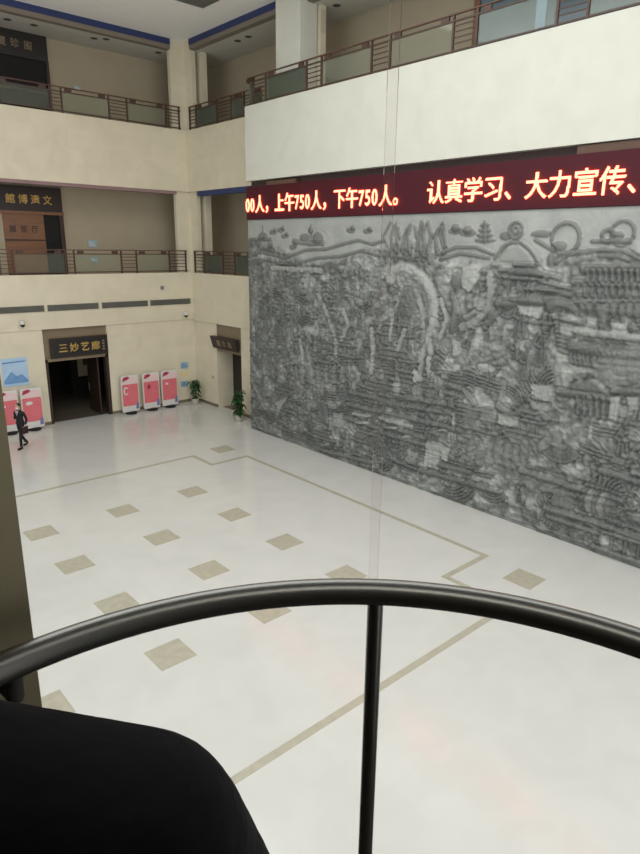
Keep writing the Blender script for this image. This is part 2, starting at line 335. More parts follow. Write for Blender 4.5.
# hall ceiling with the skylight opening
mb = MB(); z0, z1 = 15.95, 16.15
mb.box(-2.9, 2.6, YS, -5.3, z0, z1); mb.box(-1.5, 2.6, -5.3, -4.05, z0, z1); mb.box(-22, 2.6, -4.05, 2.6, z0, z1)
mb.box(-15, -2.9, -9, -4.05, z0, z1); mb.box(-4, -2.9, -26, -9, z0, z1); mb.box(-15, -2.9, YS, -26, z0, z1); mb.box(XW, -15, YS, -4.05, z0, z1)
struct(mb.build('ceiling', M['ceiling'], base=(0, 0, 0)))
# blue and mauve trims under the beams
mb = MB(); mb.box(-22, -.62, .0, .3, 15.55, 15.72); mb.box(.0, .3, -27, -.52, 15.55, 15.72)
struct(mb.build('trim_beam', M['beam'], base=(0, 0, 0)))
mb = MB(); mb.box(-22, -.62, -.02, .3, 15.72, 15.95)
struct(mb.build('trim_1', M['blue'], base=(0, 0, 0)))
mb = MB(); mb.box(-.02, .3, -27, -.52, 15.72, 15.95)
struct(mb.build('trim_2', M['blue'], base=(0, 0, 0)))
mb = MB(); mb.box(.02, .3, -5.8, -.72, 9.62, 9.83)
struct(mb.build('trim_3', M['blue'], base=(0, 0, 0)))
mb = MB(); mb.box(-22, -.6, .02, .3, 9.70, 9.83)
struct(mb.build('trim_4', M['mauve'], base=(0, 0, 0)))
# corner pier, side pilasters, column on the right gallery
for k, (z0, z1) in enumerate(((6.25, 9.83), (12.41, 15.95))):
    mb = MB(); mb.box(-.62, .3, .1, .3, z0, z1); mb.box(.1, .3, -.5, .1, z0, z1)
    struct(mb.build('wall_corner_pier', M['wall_a'], base=(0, 0, 0)))
    mb = MB(); mb.box(.5, .8, -.62, -.05, z0, z1)
    struct(mb.build('wall_pilaster', M['wall_b'], base=(0, 0, 0)))
mb = MB(); mb.box(-.3, .46, -8.28, -6.93, 12.45, 15.95)
struct(mb.build('wall_column', M['panel'], base=(0, 0, 0)))
mb = MB(); mb.box(.52, .78, -8.4, -8.1, 12.3, 15.55)
struct(mb.build('wall_column_pilaster', M['wall_b'], base=(0, 0, 0)))
# skirting
mb = MB(); mb.box(-22, EX0, .03, .06, 0, .14); mb.box(EX1, .05, .03, .06, 0, .14)
struct(mb.build('baseboard_left', M['base'], base=(0, 0, 0)))
mb = MB(); mb.box(.03, .06, DY1, .03, 0, .14); mb.box(.03, .06, -5.8, DY0, 0, .14)
struct(mb.build('baseboard_right', M['base'], base=(0, 0, 0)))
# room behind the entrance; its unlit look is put into the dark colours
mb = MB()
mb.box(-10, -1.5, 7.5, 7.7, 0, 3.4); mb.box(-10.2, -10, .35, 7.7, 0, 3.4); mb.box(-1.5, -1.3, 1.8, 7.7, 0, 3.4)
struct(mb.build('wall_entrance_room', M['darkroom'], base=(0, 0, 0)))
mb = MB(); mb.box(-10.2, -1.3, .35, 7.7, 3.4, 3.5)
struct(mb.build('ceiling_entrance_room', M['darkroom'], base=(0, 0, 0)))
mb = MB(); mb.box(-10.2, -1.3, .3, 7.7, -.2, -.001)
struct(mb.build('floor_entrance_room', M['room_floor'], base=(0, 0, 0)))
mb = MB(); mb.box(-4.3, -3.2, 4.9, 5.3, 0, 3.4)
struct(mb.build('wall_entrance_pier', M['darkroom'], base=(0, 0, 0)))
pb = thing('pale_panel', 'pale panel on the dark pier inside the ground-floor entrance', 'notice board', (-3.72, 4.89, .95))
MB().box(-.26, .26, -.05, 0, 0, 1.1).build('panel', M['plaster'], pb)  # pale rectangle on the dark pier
MB().box(.02, .2, -.06, -.05, .55, .95).build('dark_patch', M['board'], pb)
mb = MB(); mb.box(EX0, EX1, .2, .34, 2.78, 4.06)
struct(mb.build('wall_entrance_lintel', M['lintel'], base=(0, 0, 0)))
# passage behind the small doorway on the right wall
mb = MB(); mb.box(.35, 1.0, DY1, DY1+.15, 0, 4.0); mb.box(.35, 1.0, DY0-.15, DY0, 0, 4.0); mb.box(1.0, 1.15, DY0-.15, DY1+.15, 0, 4.0)
struct(mb.build('wall_passage', M['wall_b'], base=(0, 0, 0)))
mb = MB(); mb.box(.3, 1.15, DY0-.15, DY1+.15, -.2, -.001)
struct(mb.build('floor_passage', M['base'], base=(0, 0, 0)))
mb = MB(); mb.box(.35, 1.15, DY0-.15, DY1+.15, 4.0, 4.1)
struct(mb.build('ceiling_passage', M['lintel'], base=(0, 0, 0)))
mb = MB(); mb.box(.1, .3, DY0, DY1, 2.75, 4.0)
struct(mb.build('wall_passage_lintel', M['lintel'], base=(0, 0, 0)))

# glazed opening in the upper right gallery's back wall
wr = struct(thing('window_1', 'blue-grey glazed wall behind the upper right railing', 'window', (2.1, -16.5, 12.9)))
mb = MB(); mb.box(.04, .06, -2.6, 2.6, 0, 2.2); mb.build('pane', M['window_glass'], wr)
mb = MB()
for y in (-2.6, .5): mb.box(0, .09, y-.16, y+.16, 0, 2.2)
mb.build('mullion', M['sky_blue'], wr)
mb = MB(); mb.box(0, .09, -2.6, 2.6, 2.2, 2.3); mb.box(-.02, .09, 2.6, 2.8, -.55, 2.3); mb.build('window_frame', M['redwood'], wr)
mb = MB(); mb.box(0, .1, -2.6, 2.6, -.55, 0); mb.build('window_sill', M['darkwood'], wr)

# ------------------------------------------------------------------ relief mural
FEATS = [["s",0.07,0.05,[[0.2,7.74],[1.49,7.74]]],["e",0.99,7.85,0.3,0.14,0.05,0],["s",0.05,0.04,[[0.99,8.22],[0.99,7.82]]],["e",1.61,7.99,0.22,0.09,0.04,0],["e",1.73,8.06,0.12,0.08,0.05,0],["e",2.33,7.85,0.22,0.09,0.04,0],["e",2.45,7.92,0.12,0.08,0.05,0],["e",2.79,7.46,0.22,0.09,0.04,0],["e",2.91,7.53,0.12,0.08,0.05,0],["e",5.78,8.02,0.22,0.09,0.04,0],["e",5.87,8.09,0.12,0.08,0.05,0],["e",6.56,7.99,0.22,0.09,0.04,0],["e",6.64,8.05,0.12,0.08,0.05,0],["e",2.09,8.06,0.22,0.09,0.04,0],["e",2.21,8.13,0.12,0.08,0.05,0],["s",0.1,0.06,[[2.85,7.67],[3.68,7.61],[4.42,7.61]]],["s",0.05,0.05,[[3.78,8.18],[3.79,7.71]]],["e",4.16,7.78,0.3,0.2,0.06,0],["e",3.46,7.81,0.3,0.13,0.05,0],["e",3.78,8.04,0.16,0.12,0.05,0],["s",0.06,0.05,[[0.18,7.1],[0.97,7.26],[2.39,7.07],[3.52,7.37],[4.58,7.41],[5.56,7.61],[6.16,7.71],[6.8,7.59],[7.31,7.71]]],["s",0.06,0.05,[[0.18,6.79],[1.35,6.97],[2.79,6.83],[4.06,7.1],[5.33,7.19],[6.36,7.4],[7.16,7.23]]],["s",0.09,0.08,[[1.6,6.69],[4.44,6.67]],0.7],["e",4.85,6.79,0.4,0.22,0.07,0],["s",0.09,0.09,[[4.25,5.81],[4.62,5.42],[4.95,4.85],[5.27,4.29],[5.23,3.8]],0.5],["s",0.05,0.06,[[0.2,5.39],[0.23,3.79]]],["s",0.05,0.06,[[0.53,5.18],[0.56,3.54]]],["s",0.05,0.06,[[0.86,4.97],[0.89,3.3]]],["s",0.05,0.06,[[1.2,5.46],[1.22,3.06]]],["s",0.05,0.06,[[1.51,5.25],[1.56,3.94]]],["s",0.05,0.06,[[1.83,5.05],[1.88,3.7]]],["s",0.05,0.06,[[2.14,5.52],[2.19,3.47]]],["s",0.05,0.06,[[2.44,5.32],[2.49,3.24]]],["s",0.05,0.06,[[2.74,5.12],[2.8,4.08]]],["s",0.05,0.07,[[7.43,7.05],[7.53,7.44],[7.26,7.83],[7.53,8.24]]],["s",0.062,0.07,[[7.66,7.21],[7.65,7.44],[7.58,7.83],[7.69,8.15]]],["s",0.07400000000000001,0.07,[[7.89,7.36],[7.76,7.45],[7.9,7.83],[7.85,8.06]]],["s",0.05,0.07,[[7.93,7.18],[7.96,7.45],[7.77,7.83],[7.79,8.21]]],["s",0.062,0.07,[[8.16,7.33],[8.07,7.45],[8.09,7.83],[8.27,8.11]]],["s",0.07400000000000001,0.07,[[8.2,7.16],[8.26,7.45],[8.2,7.83],[8.22,8.03]]],["s",0.05,0.07,[[8.42,7.31],[8.37,7.45],[8.27,7.83],[8.36,8.17]]],["s",0.062,0.07,[[8.66,7.14],[8.75,7.46],[8.57,7.83],[8.51,8.08]]],["s",0.07400000000000001,0.07,[[8.68,7.28],[8.67,7.46],[8.68,7.83],[8.76,8.22]]],["s",0.05,0.07,[[8.91,7.12],[8.77,7.46],[8.75,7.83],[8.91,8.13]]],["s",0.062,0.07,[[8.93,7.26],[8.95,7.46],[8.85,7.83],[8.87,8.05]]],["s",0.07400000000000001,0.07,[[9.16,7.09],[9.06,7.46],[9.14,7.82],[9.0,8.19]]],["s",0.05,0.07,[[9.36,7.24],[9.42,7.46],[9.21,7.82],[9.44,8.1]]],["s",0.062,0.07,[[9.38,7.38],[9.34,7.46],[9.31,7.82],[9.4,8.02]]],["s",0.07400000000000001,0.07,[[9.6,7.22],[9.69,7.47],[9.59,7.82],[9.53,8.15]]],["s",0.05,0.07,[[9.62,7.35],[9.61,7.47],[9.47,7.82],[9.49,8.07]]],["s",0.17,0.12,[[7.63,6.51],[7.78,6.79],[8.1,6.89],[8.5,6.81],[8.86,6.65],[9.18,6.38],[9.41,5.93],[9.41,5.37]],0.85],["s",0.09,0.1,[[7.95,6.58],[8.14,6.29],[8.04,5.92],[7.82,5.35],[7.78,4.65]],0.7],["s",0.09,0.1,[[8.7,6.2],[8.97,5.69],[9.1,4.95],[9.0,4.17]],0.6],["e",8.24,6.54,0.3,0.32,0.11,0.5],["e",8.69,6.32,0.26,0.28,0.11,0.4],["e",8.44,5.92,0.4,0.5,0.12,0.2],["e",8.19,5.38,0.3,0.5,0.1,0],["s",0.05,0.08,[[7.95,5.36],[7.84,4.33]]],["s",0.05,0.08,[[8.15,5.38],[8.09,4.37]]],["s",0.05,0.08,[[8.36,5.39],[8.34,4.4]]],["s",0.05,0.08,[[8.56,5.41],[8.58,4.43]]],["s",0.05,0.08,[[8.75,5.43],[8.82,4.46]]],["s",0.05,0.08,[[8.95,5.45],[9.06,4.49]]],["s",0.05,0.08,[[9.14,5.46],[9.29,4.51]]],["p",0.09,0.75,[[10.32,6.96],[10.7,7.13],[10.94,7.03],[10.94,6.66],[10.65,6.29],[10.36,6.41]]],["e",10.18,6.57,0.2,0.3,0.12,0],["s",0.12,0.1,[[11.25,6.78],[11.32,6.36],[11.24,5.92],[10.92,5.54],[10.46,5.32]],0.55],["s",0.08,0.08,[[11.11,6.24],[10.95,5.84],[10.57,5.59]],0.5],["s",0.08,0.08,[[11.6,6.43],[11.57,5.84],[11.2,5.37]]],["s",0.09,0.09,[[10.03,6.28],[10.21,5.78],[10.12,5.2]]],["s",0.06,0.06,[[9.44,7.32],[10.03,7.52],[10.7,7.53],[11.26,7.35]]],["s",0.06,0.06,[[9.53,7.19],[10.21,7.36],[11.14,7.25]]],["e",9.99,7.96,0.28,0.1,0.05,0],["e",9.98,8.04,0.16,0.12,0.06,0],["e",10.4,7.9,0.28,0.1,0.05,0],["e",10.39,7.98,0.16,0.12,0.06,0],["e",10.97,7.71,0.34,0.07,0.06,0],["e",10.95,7.84,0.28,0.07,0.06,0],["e",10.94,7.97,0.22000000000000003,0.07,0.06,0],["e",10.93,8.1,0.16000000000000003,0.07,0.06,0],["s",0.05,0.05,[[10.97,7.66],[10.92,8.2]]],["s",0.06,0.06,[[11.33,7.25],[11.57,7.56],[11.8,7.66],[12.07,7.64],[12.34,7.47],[12.63,7.15]]],["p",0.05,0.6,[[11.43,7.15],[11.67,7.54],[12.01,7.62],[12.32,7.42],[12.58,7.13]]],["r",11.89,7.96,0.2,0.05,0.06],["r",11.89,7.96,0.09,0.05,0.06],["e",11.61,7.82,0.2,0.12,0.05,0],["e",12.61,7.86,0.3,0.1,0.04,0],["r",13.29,7.76,0.36,0.06,0.08],["e",13.13,7.57,0.22,0.13,0.08,0],["e",13.03,7.26,0.18,0.2,0.07,0],["s",0.06,0.05,[[12.49,7.72],[12.98,7.48]]],["r",14.65,7.87,0.27,0.05,0.06],["r",14.32,7.81,0.14,0.06,0.06],["e",14.57,7.8,0.13,0.12,0.07,0],["s",0.06,0.06,[[13.97,7.69],[14.86,7.7]]],["s",0.06,0.06,[[13.12,7.19],[13.36,7.36],[13.71,7.44],[14.24,7.49],[14.78,7.45],[15.19,7.24]]],["s",0.06,0.06,[[14.21,7.36],[14.68,7.36],[15.27,7.11]]],["s",0.12,0.12,[[13.86,7.05],[15.49,7.08]]],["s",0.1,0.12,[[13.65,6.73],[15.54,6.75]]],["s",0.1,0.1,[[13.01,6.31],[15.61,6.32]]],["s",0.055,0.09,[[13.97,7.0],[13.99,6.79]]],["s",0.055,0.08,[[13.76,6.64],[13.79,6.4]]],["s",0.055,0.09,[[14.12,7.01],[14.15,6.8]]],["s",0.055,0.08,[[13.94,6.65],[13.97,6.42]]],["s",0.055,0.09,[[14.27,7.01],[14.3,6.81]]],["s",0.055,0.08,[[14.11,6.66],[14.14,6.43]]],["s",0.055,0.09,[[14.42,7.02],[14.45,6.81]]],["s",0.055,0.08,[[14.28,6.67],[14.31,6.44]]],["s",0.055,0.09,[[14.57,7.02],[14.6,6.82]]],["s",0.055,0.08,[[14.45,6.68],[14.48,6.45]]],["s",0.055,0.09,[[14.71,7.03],[14.74,6.83]]],["s",0.055,0.08,[[14.61,6.69],[14.64,6.46]]],["s",0.055,0.09,[[14.86,7.03],[14.89,6.83]]],["s",0.055,0.08,[[14.77,6.69],[14.8,6.47]]],["s",0.055,0.09,[[15.0,7.04],[15.03,6.84]]],["s",0.055,0.08,[[14.93,6.7],[14.96,6.48]]],["s",0.055,0.09,[[15.14,7.04],[15.17,6.85]]],["s",0.055,0.08,[[15.09,6.71],[15.12,6.49]]],["s",0.055,0.09,[[15.28,7.05],[15.3,6.85]]],["s",0.055,0.08,[[15.24,6.72],[15.28,6.5]]],["s",0.055,0.09,[[15.41,7.05],[15.44,6.86]]],["s",0.055,0.08,[[15.39,6.73],[15.43,6.51]]],["s",0.14,0.13,[[11.57,6.08],[12.51,6.22],[13.24,6.2],[15.64,6.12]]],["s",0.07,0.09,[[11.54,6.95],[12.58,6.91],[13.27,6.81]]],["s",0.07,0.08,[[12.74,6.71],[13.57,6.56]]],["s",0.07,0.08,[[12.7,6.56],[13.58,6.42]]],["s",0.1,0.11,[[13.09,6.06],[13.3,6.18],[13.56,6.17],[13.82,6.02]]],["s",0.06,0.09,[[13.26,5.82],[13.88,5.76]]],["s",0.06,0.09,[[13.29,5.71],[13.86,5.65]]],["s",0.06,0.09,[[13.32,5.6],[13.84,5.54]]],["s",0.06,0.09,[[13.35,5.49],[13.82,5.43]]],["s",0.06,0.09,[[13.38,5.38],[13.81,5.33]]],["s",0.06,0.09,[[13.41,5.27],[13.79,5.22]]],["s",0.06,0.09,[[13.44,5.16],[13.77,5.11]]],["s",0.06,0.09,[[13.47,5.05],[13.75,5.0]]],["s",0.06,0.08,[[13.92,6.17],[13.95,5.96]]],["s",0.06,0.08,[[14.12,6.19],[14.17,5.83]]],["s",0.06,0.08,[[14.32,6.2],[14.35,5.99]]],["s",0.06,0.08,[[14.51,6.22],[14.56,5.87]]],["s",0.06,0.08,[[14.7,6.23],[14.73,6.02]]],["s",0.06,0.08,[[14.88,6.24],[14.93,5.9]]],["s",0.06,0.08,[[15.06,6.26],[15.09,6.05]]],["s",0.06,0.08,[[15.24,6.27],[15.29,5.94]]],["s",0.12,0.12,[[14.4,6.11],[14.49,5.84],[14.5,5.58]]],["p",0.06,0.7,[[14.06,5.94],[14.36,5.92],[14.37,5.64],[14.14,5.69]]],["p",0.05,0.85,[[14.7,5.86],[15.08,5.85],[15.12,5.57],[14.69,5.57]]],["p",0.05,0.85,[[12.12,6.07],[12.95,6.1],[12.85,5.76],[12.27,5.84]]],["r",13.98,4.95,0.2,0.05,0.07],["r",14.11,4.97,0.22,0.05,0.07],["r",14.23,4.99,0.24000000000000002,0.05,0.07],["r",14.36,5.0,0.26,0.05,0.07],["r",14.48,5.02,0.28,0.05,0.07],["r",14.6,5.03,0.30000000000000004,0.05,0.07],["s",0.13,0.13,[[13.79,5.18],[14.51,5.14],[15.78,5.19]]],["s",0.06,0.08,[[14.54,4.91],[15.81,4.97]]],["e",15.17,4.73,0.8,0.5,0.1,0.3],["p",0.13,0.1,[[13.62,3.98],[13.98,4.32],[14.45,4.45],[15.05,4.08],[14.41,4.04]]],["s",0.08,0.15,[[13.57,3.99],[14.41,4.01],[15.05,4.05]]],["s",0.06,0.09,[[14.11,3.91],[14.16,3.53]]],["s",0.06,0.09,[[14.28,3.94],[14.33,3.54]]],["s",0.06,0.09,[[14.44,3.97],[14.5,3.54]]],["s",0.06,0.09,[[14.6,4.0],[14.66,3.55]]],["s",0.06,0.09,[[14.76,4.03],[14.82,3.56]]],["s",0.06,0.09,[[14.92,4.05],[14.98,3.57]]],["p",0.12,0.15,[[14.98,4.24],[15.86,4.65],[15.9,4.38]]],["s",0.07,0.13,[[14.95,4.23],[15.9,4.35]]],["p",0.05,0.7,[[14.94,4.11],[15.17,4.18],[15.15,3.5],[14.95,3.56]]],["p",0.05,0.7,[[15.27,4.17],[15.59,4.23],[15.63,3.9],[15.42,3.81]]],["p",0.05,0.7,[[12.79,4.07],[13.41,4.12],[13.41,3.65],[12.86,3.68]]],["s",0.1,0.12,[[11.86,3.27],[12.14,3.09],[12.44,3.12],[12.72,3.38]]],["p",0.05,0.8,[[11.88,3.1],[12.33,3.02],[12.42,2.75],[11.98,2.71]]],["e",8.12,3.2,0.16,0.36,0.11,0.7],["s",0.06,0.1,[[8.07,3.98],[8.11,3.4]]],["e",9.36,4.1,0.1,0.42,0.1,0.9],["s",0.07,0.09,[[9.53,4.79],[9.63,4.5]]],["p",0.08,0.7,[[8.74,3.88],[9.03,3.8],[9.28,3.56],[8.81,3.42]]],["p",0.06,0.75,[[10.15,4.89],[10.5,4.93],[10.53,4.55],[10.22,4.4]]],["e",11.37,4.27,0.3,0.12,0.07,0.9],["s",0.08,0.1,[[7.39,2.81],[10.09,2.98]]],["s",0.08,0.1,[[7.41,2.54],[10.26,2.74]]],["s",0.08,0.1,[[7.42,2.24],[10.73,2.28]]],["s",0.08,0.1,[[7.45,1.79],[9.33,1.74]]],["s",0.08,0.1,[[7.46,1.51],[9.98,1.54]]],["s",0.08,0.1,[[5.98,2.63],[7.4,2.64]]],["s",0.08,0.1,[[5.9,2.18],[7.43,2.2]]],["s",0.08,0.1,[[5.81,1.66],[7.36,1.63]]],["p",0.07,0.75,[[7.59,1.75],[8.24,1.89],[8.25,1.79],[7.59,1.65]]],["p",0.07,0.75,[[8.43,1.63],[8.85,1.73],[8.85,1.63],[8.44,1.53]]],["p",0.07,0.75,[[9.85,2.18],[10.22,2.23],[10.23,2.14],[9.86,2.09]]],["p",0.07,0.75,[[6.11,1.94],[7.07,2.02],[7.07,1.92],[6.11,1.83]]],["p",0.07,0.75,[[6.31,1.65],[6.98,1.8],[6.99,1.69],[6.32,1.55]]],["p",0.08,0.2,[[10.71,2.98],[11.22,3.05],[11.28,2.44],[10.79,2.39]]],["p",0.08,0.3,[[11.33,3.01],[11.81,3.11],[11.85,2.71],[11.36,2.64]]],["p",0.06,0.7,[[11.85,3.09],[12.57,3.09],[12.54,2.78],[11.91,2.75]]],["p",0.07,0.7,[[10.33,2.78],[10.47,2.81],[10.51,2.39],[10.36,2.36]]],["p",0.05,0.8,[[9.97,1.7],[10.35,1.66],[10.31,1.2],[10.0,1.25]]],["s",0.08,0.11,[[10.04,3.59],[10.69,3.52],[11.07,3.17]]],["s",0.07,0.1,[[10.06,3.35],[10.64,3.3]]],["s",0.05,0.08,[[6.83,1.08],[7.22,0.75],[7.96,0.69]]],["s",0.05,0.08,[[6.92,1.14],[7.36,0.75],[8.18,0.67]]],["s",0.05,0.08,[[7.01,1.2],[7.5,0.75],[8.4,0.66]]],["s",0.05,0.08,[[7.1,1.26],[7.64,0.75],[8.62,0.65]]],["s",0.05,0.08,[[7.19,1.31],[7.78,0.74],[8.84,0.64]]],["s",0.05,0.08,[[7.29,1.37],[7.91,0.74],[9.05,0.63]]],["s",0.05,0.08,[[7.37,1.42],[8.05,0.74],[9.25,0.62]]],["p",0.08,0.3,[[3.27,3.16],[3.5,3.23],[3.57,2.51],[3.28,2.5]]],["p",0.08,0.3,[[3.73,3.11],[3.96,3.29],[4.02,2.59],[3.74,2.58]]],["p",0.08,0.3,[[4.18,3.29],[4.4,3.36],[4.47,2.66],[4.19,2.66]]],["p",0.08,0.3,[[4.62,3.24],[4.83,3.42],[4.9,2.73],[4.63,2.73]]],["p",0.08,0.3,[[5.04,3.41],[5.24,3.48],[5.31,2.8],[5.05,2.8]]],["p",0.08,0.3,[[5.45,3.36],[5.65,3.53],[5.72,2.87],[5.47,2.87]]],["s",0.09,0.1,[[1.85,1.41],[2.24,1.77],[2.8,2.03]]],["s",0.09,0.1,[[1.79,1.15],[1.91,0.76],[2.55,0.65]]],["p",0.05,0.6,[[1.79,1.48],[2.68,1.97],[2.17,1.31],[1.91,0.85]]],["s",0.08,0.11,[[13.29,1.53],[15.54,1.6]]],["s",0.08,0.11,[[13.38,1.27],[15.32,1.43]]],["s",0.08,0.11,[[13.59,0.76],[15.4,0.83]]],["s",0.08,0.11,[[13.7,0.56],[15.03,0.56]]],["s",0.08,0.11,[[12.73,1.61],[13.92,1.6]]],["s",0.08,0.11,[[14.91,2.21],[15.89,2.17]]],["s",0.08,0.11,[[9.25,0.65],[12.18,0.79]]],["s",0.08,0.11,[[9.63,1.02],[11.12,1.1]]],["s",0.08,0.11,[[5.01,0.19],[7.15,0.36]]],["p",0.06,0.2,[[13.71,1.43],[14.32,1.44],[14.39,0.96],[13.77,0.9]]],["e",14.66,1.33,0.16,0.36,0.1,0],["e",14.82,1.32,0.16,0.36,0.1,0.5],["e",14.98,1.32,0.16,0.36,0.1,0],["e",15.13,1.31,0.16,0.36,0.1,0.5],["e",15.28,1.31,0.16,0.36,0.1,0],["e",11.06,1.78,0.14,0.36,0.1,0.2],["e",11.38,1.73,0.14,0.36,0.1,0.2],["e",11.69,1.69,0.14,0.36,0.1,0.2],["e",11.96,2.0,0.14,0.36,0.1,0.2],["e",12.26,1.95,0.14,0.36,0.1,0.2],["e",12.55,1.91,0.14,0.36,0.1,0.2],["e",12.79,2.21,0.14,0.36,0.1,0.2],["s",0.11,0.1,[[9.41,5.37],[9.26,4.88],[9.4,4.47]],0.8],["s",0.08,0.09,[[9.65,6.03],[9.91,5.53],[9.71,4.93]],0.7],["s",0.1,0.09,[[6.93,4.88],[7.01,4.23],[6.95,3.48]],0.7],["s",0.08,0.09,[[8.34,5.02],[8.09,4.37]],0.6],["s",0.08,0.08,[[5.54,5.42],[5.8,4.93],[5.52,4.39]],0.6],["p",0.06,0.6,[[10.79,6.22],[11.25,6.14],[11.15,5.8],[10.78,5.89]]],["s",0.07,0.08,[[9.03,3.8],[9.13,4.5],[9.33,4.97]],0.6],["s",0.09,0.1,[[13.82,5.58],[14.46,5.55],[15.72,5.55]],0.65],["s",0.08,0.09,[[7.44,2.0],[8.83,1.99]],0.55],["p",0.05,0.6,[[13.41,5.74],[13.78,5.67],[13.77,5.38],[13.44,5.44]]],["p",0.05,0.7,[[9.42,1.69],[10.04,1.71],[9.96,0.85],[9.4,0.83]]],["s",0.09,0.08,[[3.27,4.14],[3.45,3.33]],0.6],["p",0.05,0.55,[[5.13,1.74],[5.71,1.78],[5.62,1.25],[5.1,1.21]]]]
def build_mural():
    L, Hh = 17.6, 8.46; d = .027
    nx, nz = int(L/d)+1, int(Hh/d)+1
    S, Z = np.meshgrid(np.linspace(0, L, nx), np.linspace(0, Hh, nz))
    rng = np.random.RandomState(7)
    def noise(fx, fz, seed):
        g = np.random.RandomState(seed).rand(int(Hh*fz)+4, int(L*fx)+4)
        a = S*fx; b = Z*fz; i = a.astype(int); j = b.astype(int); a = a-i; b = b-j
        a = a*a*(3-2*a); b = b*b*(3-2*b)
        return (g[j, i]*(1-a)+g[j, i+1]*a)*(1-b) + (g[j+1, i]*(1-a)+g[j+1, i+1]*a)*b
    H = np.zeros_like(S); FI = np.zeros_like(S)
    # skyline between plain sky and carved ground
    sky = np.clip((Z - (7.05 + .35*np.sin(S*.9+1) + .25*noise(.8, .8, 3)))/.25, 0, 1)
    ang = (noise(.45, .45, 11)-.5)*7.5*np.clip((Z-1.0)/1.6, .15, 1)
    wx = noise(1.1, 1.1, 21)*2.2 + noise(2.7, 2.7, 22)*.8; wz = noise(1.1, 1.1, 23)*2.2 + noise(2.7, 2.7, 24)*.8
    ph = (S*np.cos(ang*.45+1.2) + wx)*0 + (np.sin(ang)*(S+wx) + np.cos(ang)*(Z*1.3+wz))
    k = 13 + 9*noise(.6, .6, 31)
    rid = 1-np.abs(np.sin(ph*k*.5)); rid2 = 1-np.abs(2*noise(4.5, 4.5, 41)-1); fine = noise(9, 9, 43)
    amp = .35 + .65*noise(1.3, 1.3, 51)
    ground = .06*rid**1.5*amp + .085*rid2**2 + .035*fine + .06*noise(1.6, 1.6, 61)
    H += ground*(1-sky) + sky*(.006*fine + .012*noise(2, 2, 62))
    FI += .72*sky + (1-sky)*(.12 + .55*np.clip(noise(1.9, 2.4, 71)*2.2-1.2, 0, 1) + .35*np.clip(noise(5, 6, 73)*2-.7, 0, 1)) + .12*noise(.5, .5, 72)
    FI += (1-sky)*.26*(np.clip(noise(9, 12, 81)*3-1.2, 0, 1)-.35)
    FI *= np.clip(.66 + S*.05, 0, 1)*(1-sky) + sky
    FI = np.clip(FI, 0, 1)
    def win(pts, pad):
        s0 = min(p[0] for p in pts)-pad; s1 = max(p[0] for p in pts)+pad; a0 = min(p[1] for p in pts)-pad; a1 = max(p[1] for p in pts)+pad
        i0, i1 = max(0, int(s0/d)), min(nx, int(s1/d)+2); j0, j1 = max(0, int(a0/d)), min(nz, int(a1/d)+2)
        return (slice(j0, j1), slice(i0, i1)) if i1 > i0 and j1 > j0 else None
    def dist(W, pts):
        D = np.full(S[W].shape, 9.)
        for (a, b), (c, e) in zip(pts, pts[1:]):
            ux, uz = c-a, e-b; q = ux*ux+uz*uz+1e-9
            t = np.clip(((S[W]-a)*ux+(Z[W]-b)*uz)/q, 0, 1)
            D = np.minimum(D, np.hypot(S[W]-a-t*ux, Z[W]-b-t*uz))
        return D
    def stroke(w_, h, pts, fin=.1):
        W = win(pts, w_*2.2)
        if not W: return
        D = dist(W, pts); r = np.sqrt(np.clip(1-(D/w_)**2, 0, 1))
        moat = np.exp(-((D-w_*1.35)/(w_*.35))**2)
        H[W] = np.maximum(H[W]-.075*moat, (.4*H[W]+1.35*h)*r); FI[W] = FI[W]*(1-.8*(r > .2)) + .8*fin*(r > .2)
    def poly(h, fin, pts):
        W = win(pts, .1)
        if not W: return
        ins = np.zeros(S[W].shape, bool); n = len(pts)
        for i in range(n):
            (a, b), (c, e) = pts[i], pts[(i+1) % n]
            cond = ((b > Z[W]) != (e > Z[W])) & (S[W] < (c-a)*(Z[W]-b)/(e-b+1e-9)+a); ins ^= cond
        D = dist(W, list(pts)+[pts[0]]); r = np.where(ins, np.clip(D/.05, 0, 1), 0); moat = np.where(ins, 0, np.exp(-(D/.06)**2))
        H[W] = (H[W]-.06*moat)*(1-r) + (1.3*h+.25*H[W])*r
        FI[W] = FI[W]*(1-r) + fin*r
    def ell(s, z, rx, rz, h, fin=0):
        W = win([(s-rx, z-rz), (s+rx, z+rz)], .12)
        if not W: return
        q = ((S[W]-s)/rx)**2 + ((Z[W]-z)/rz)**2; r = np.sqrt(np.clip(1-q, 0, 1)); moat = np.exp(-((np.sqrt(q)-1.2)/.2)**2)
        H[W] = np.maximum(H[W]-.045*moat, (.45*H[W]+1.3*h)*r)
        FI[W] = FI[W]*(1-.7*(r > .15)) + .7*fin*(r > .15)
    def ring(s, z, rad, w_, h):
        stroke(w_, h, [(s+rad*math.cos(a*math.pi/10), z+rad*math.sin(a*math.pi/10)) for a in range(21)])
    # repeated carved motifs: figures, trees, halls, scrolls, waves
    def figure(s, z, h):
        fl = rng.uniform(-.1, .1)*h
        poly(.07, rng.choice([.15, .3, .8]), [(s-.1*h, z+.78*h), (s+.1*h, z+.78*h), (s+.2*h+fl, z), (s-.2*h+fl, z)])
        ell(s, z+.88*h, .075*h+.02, .1*h+.02, .1)
        for q in (-.09, 0, .09): stroke(.03, .1, [(s+q*h*.5, z+.7*h), (s+q*h*1.5+fl, z+.04*h)])
        stroke(.045, .1, [(s-.1*h, z+.72*h), (s-.2*h, z+.5*h), (s-.05*h, z+.45*h)])
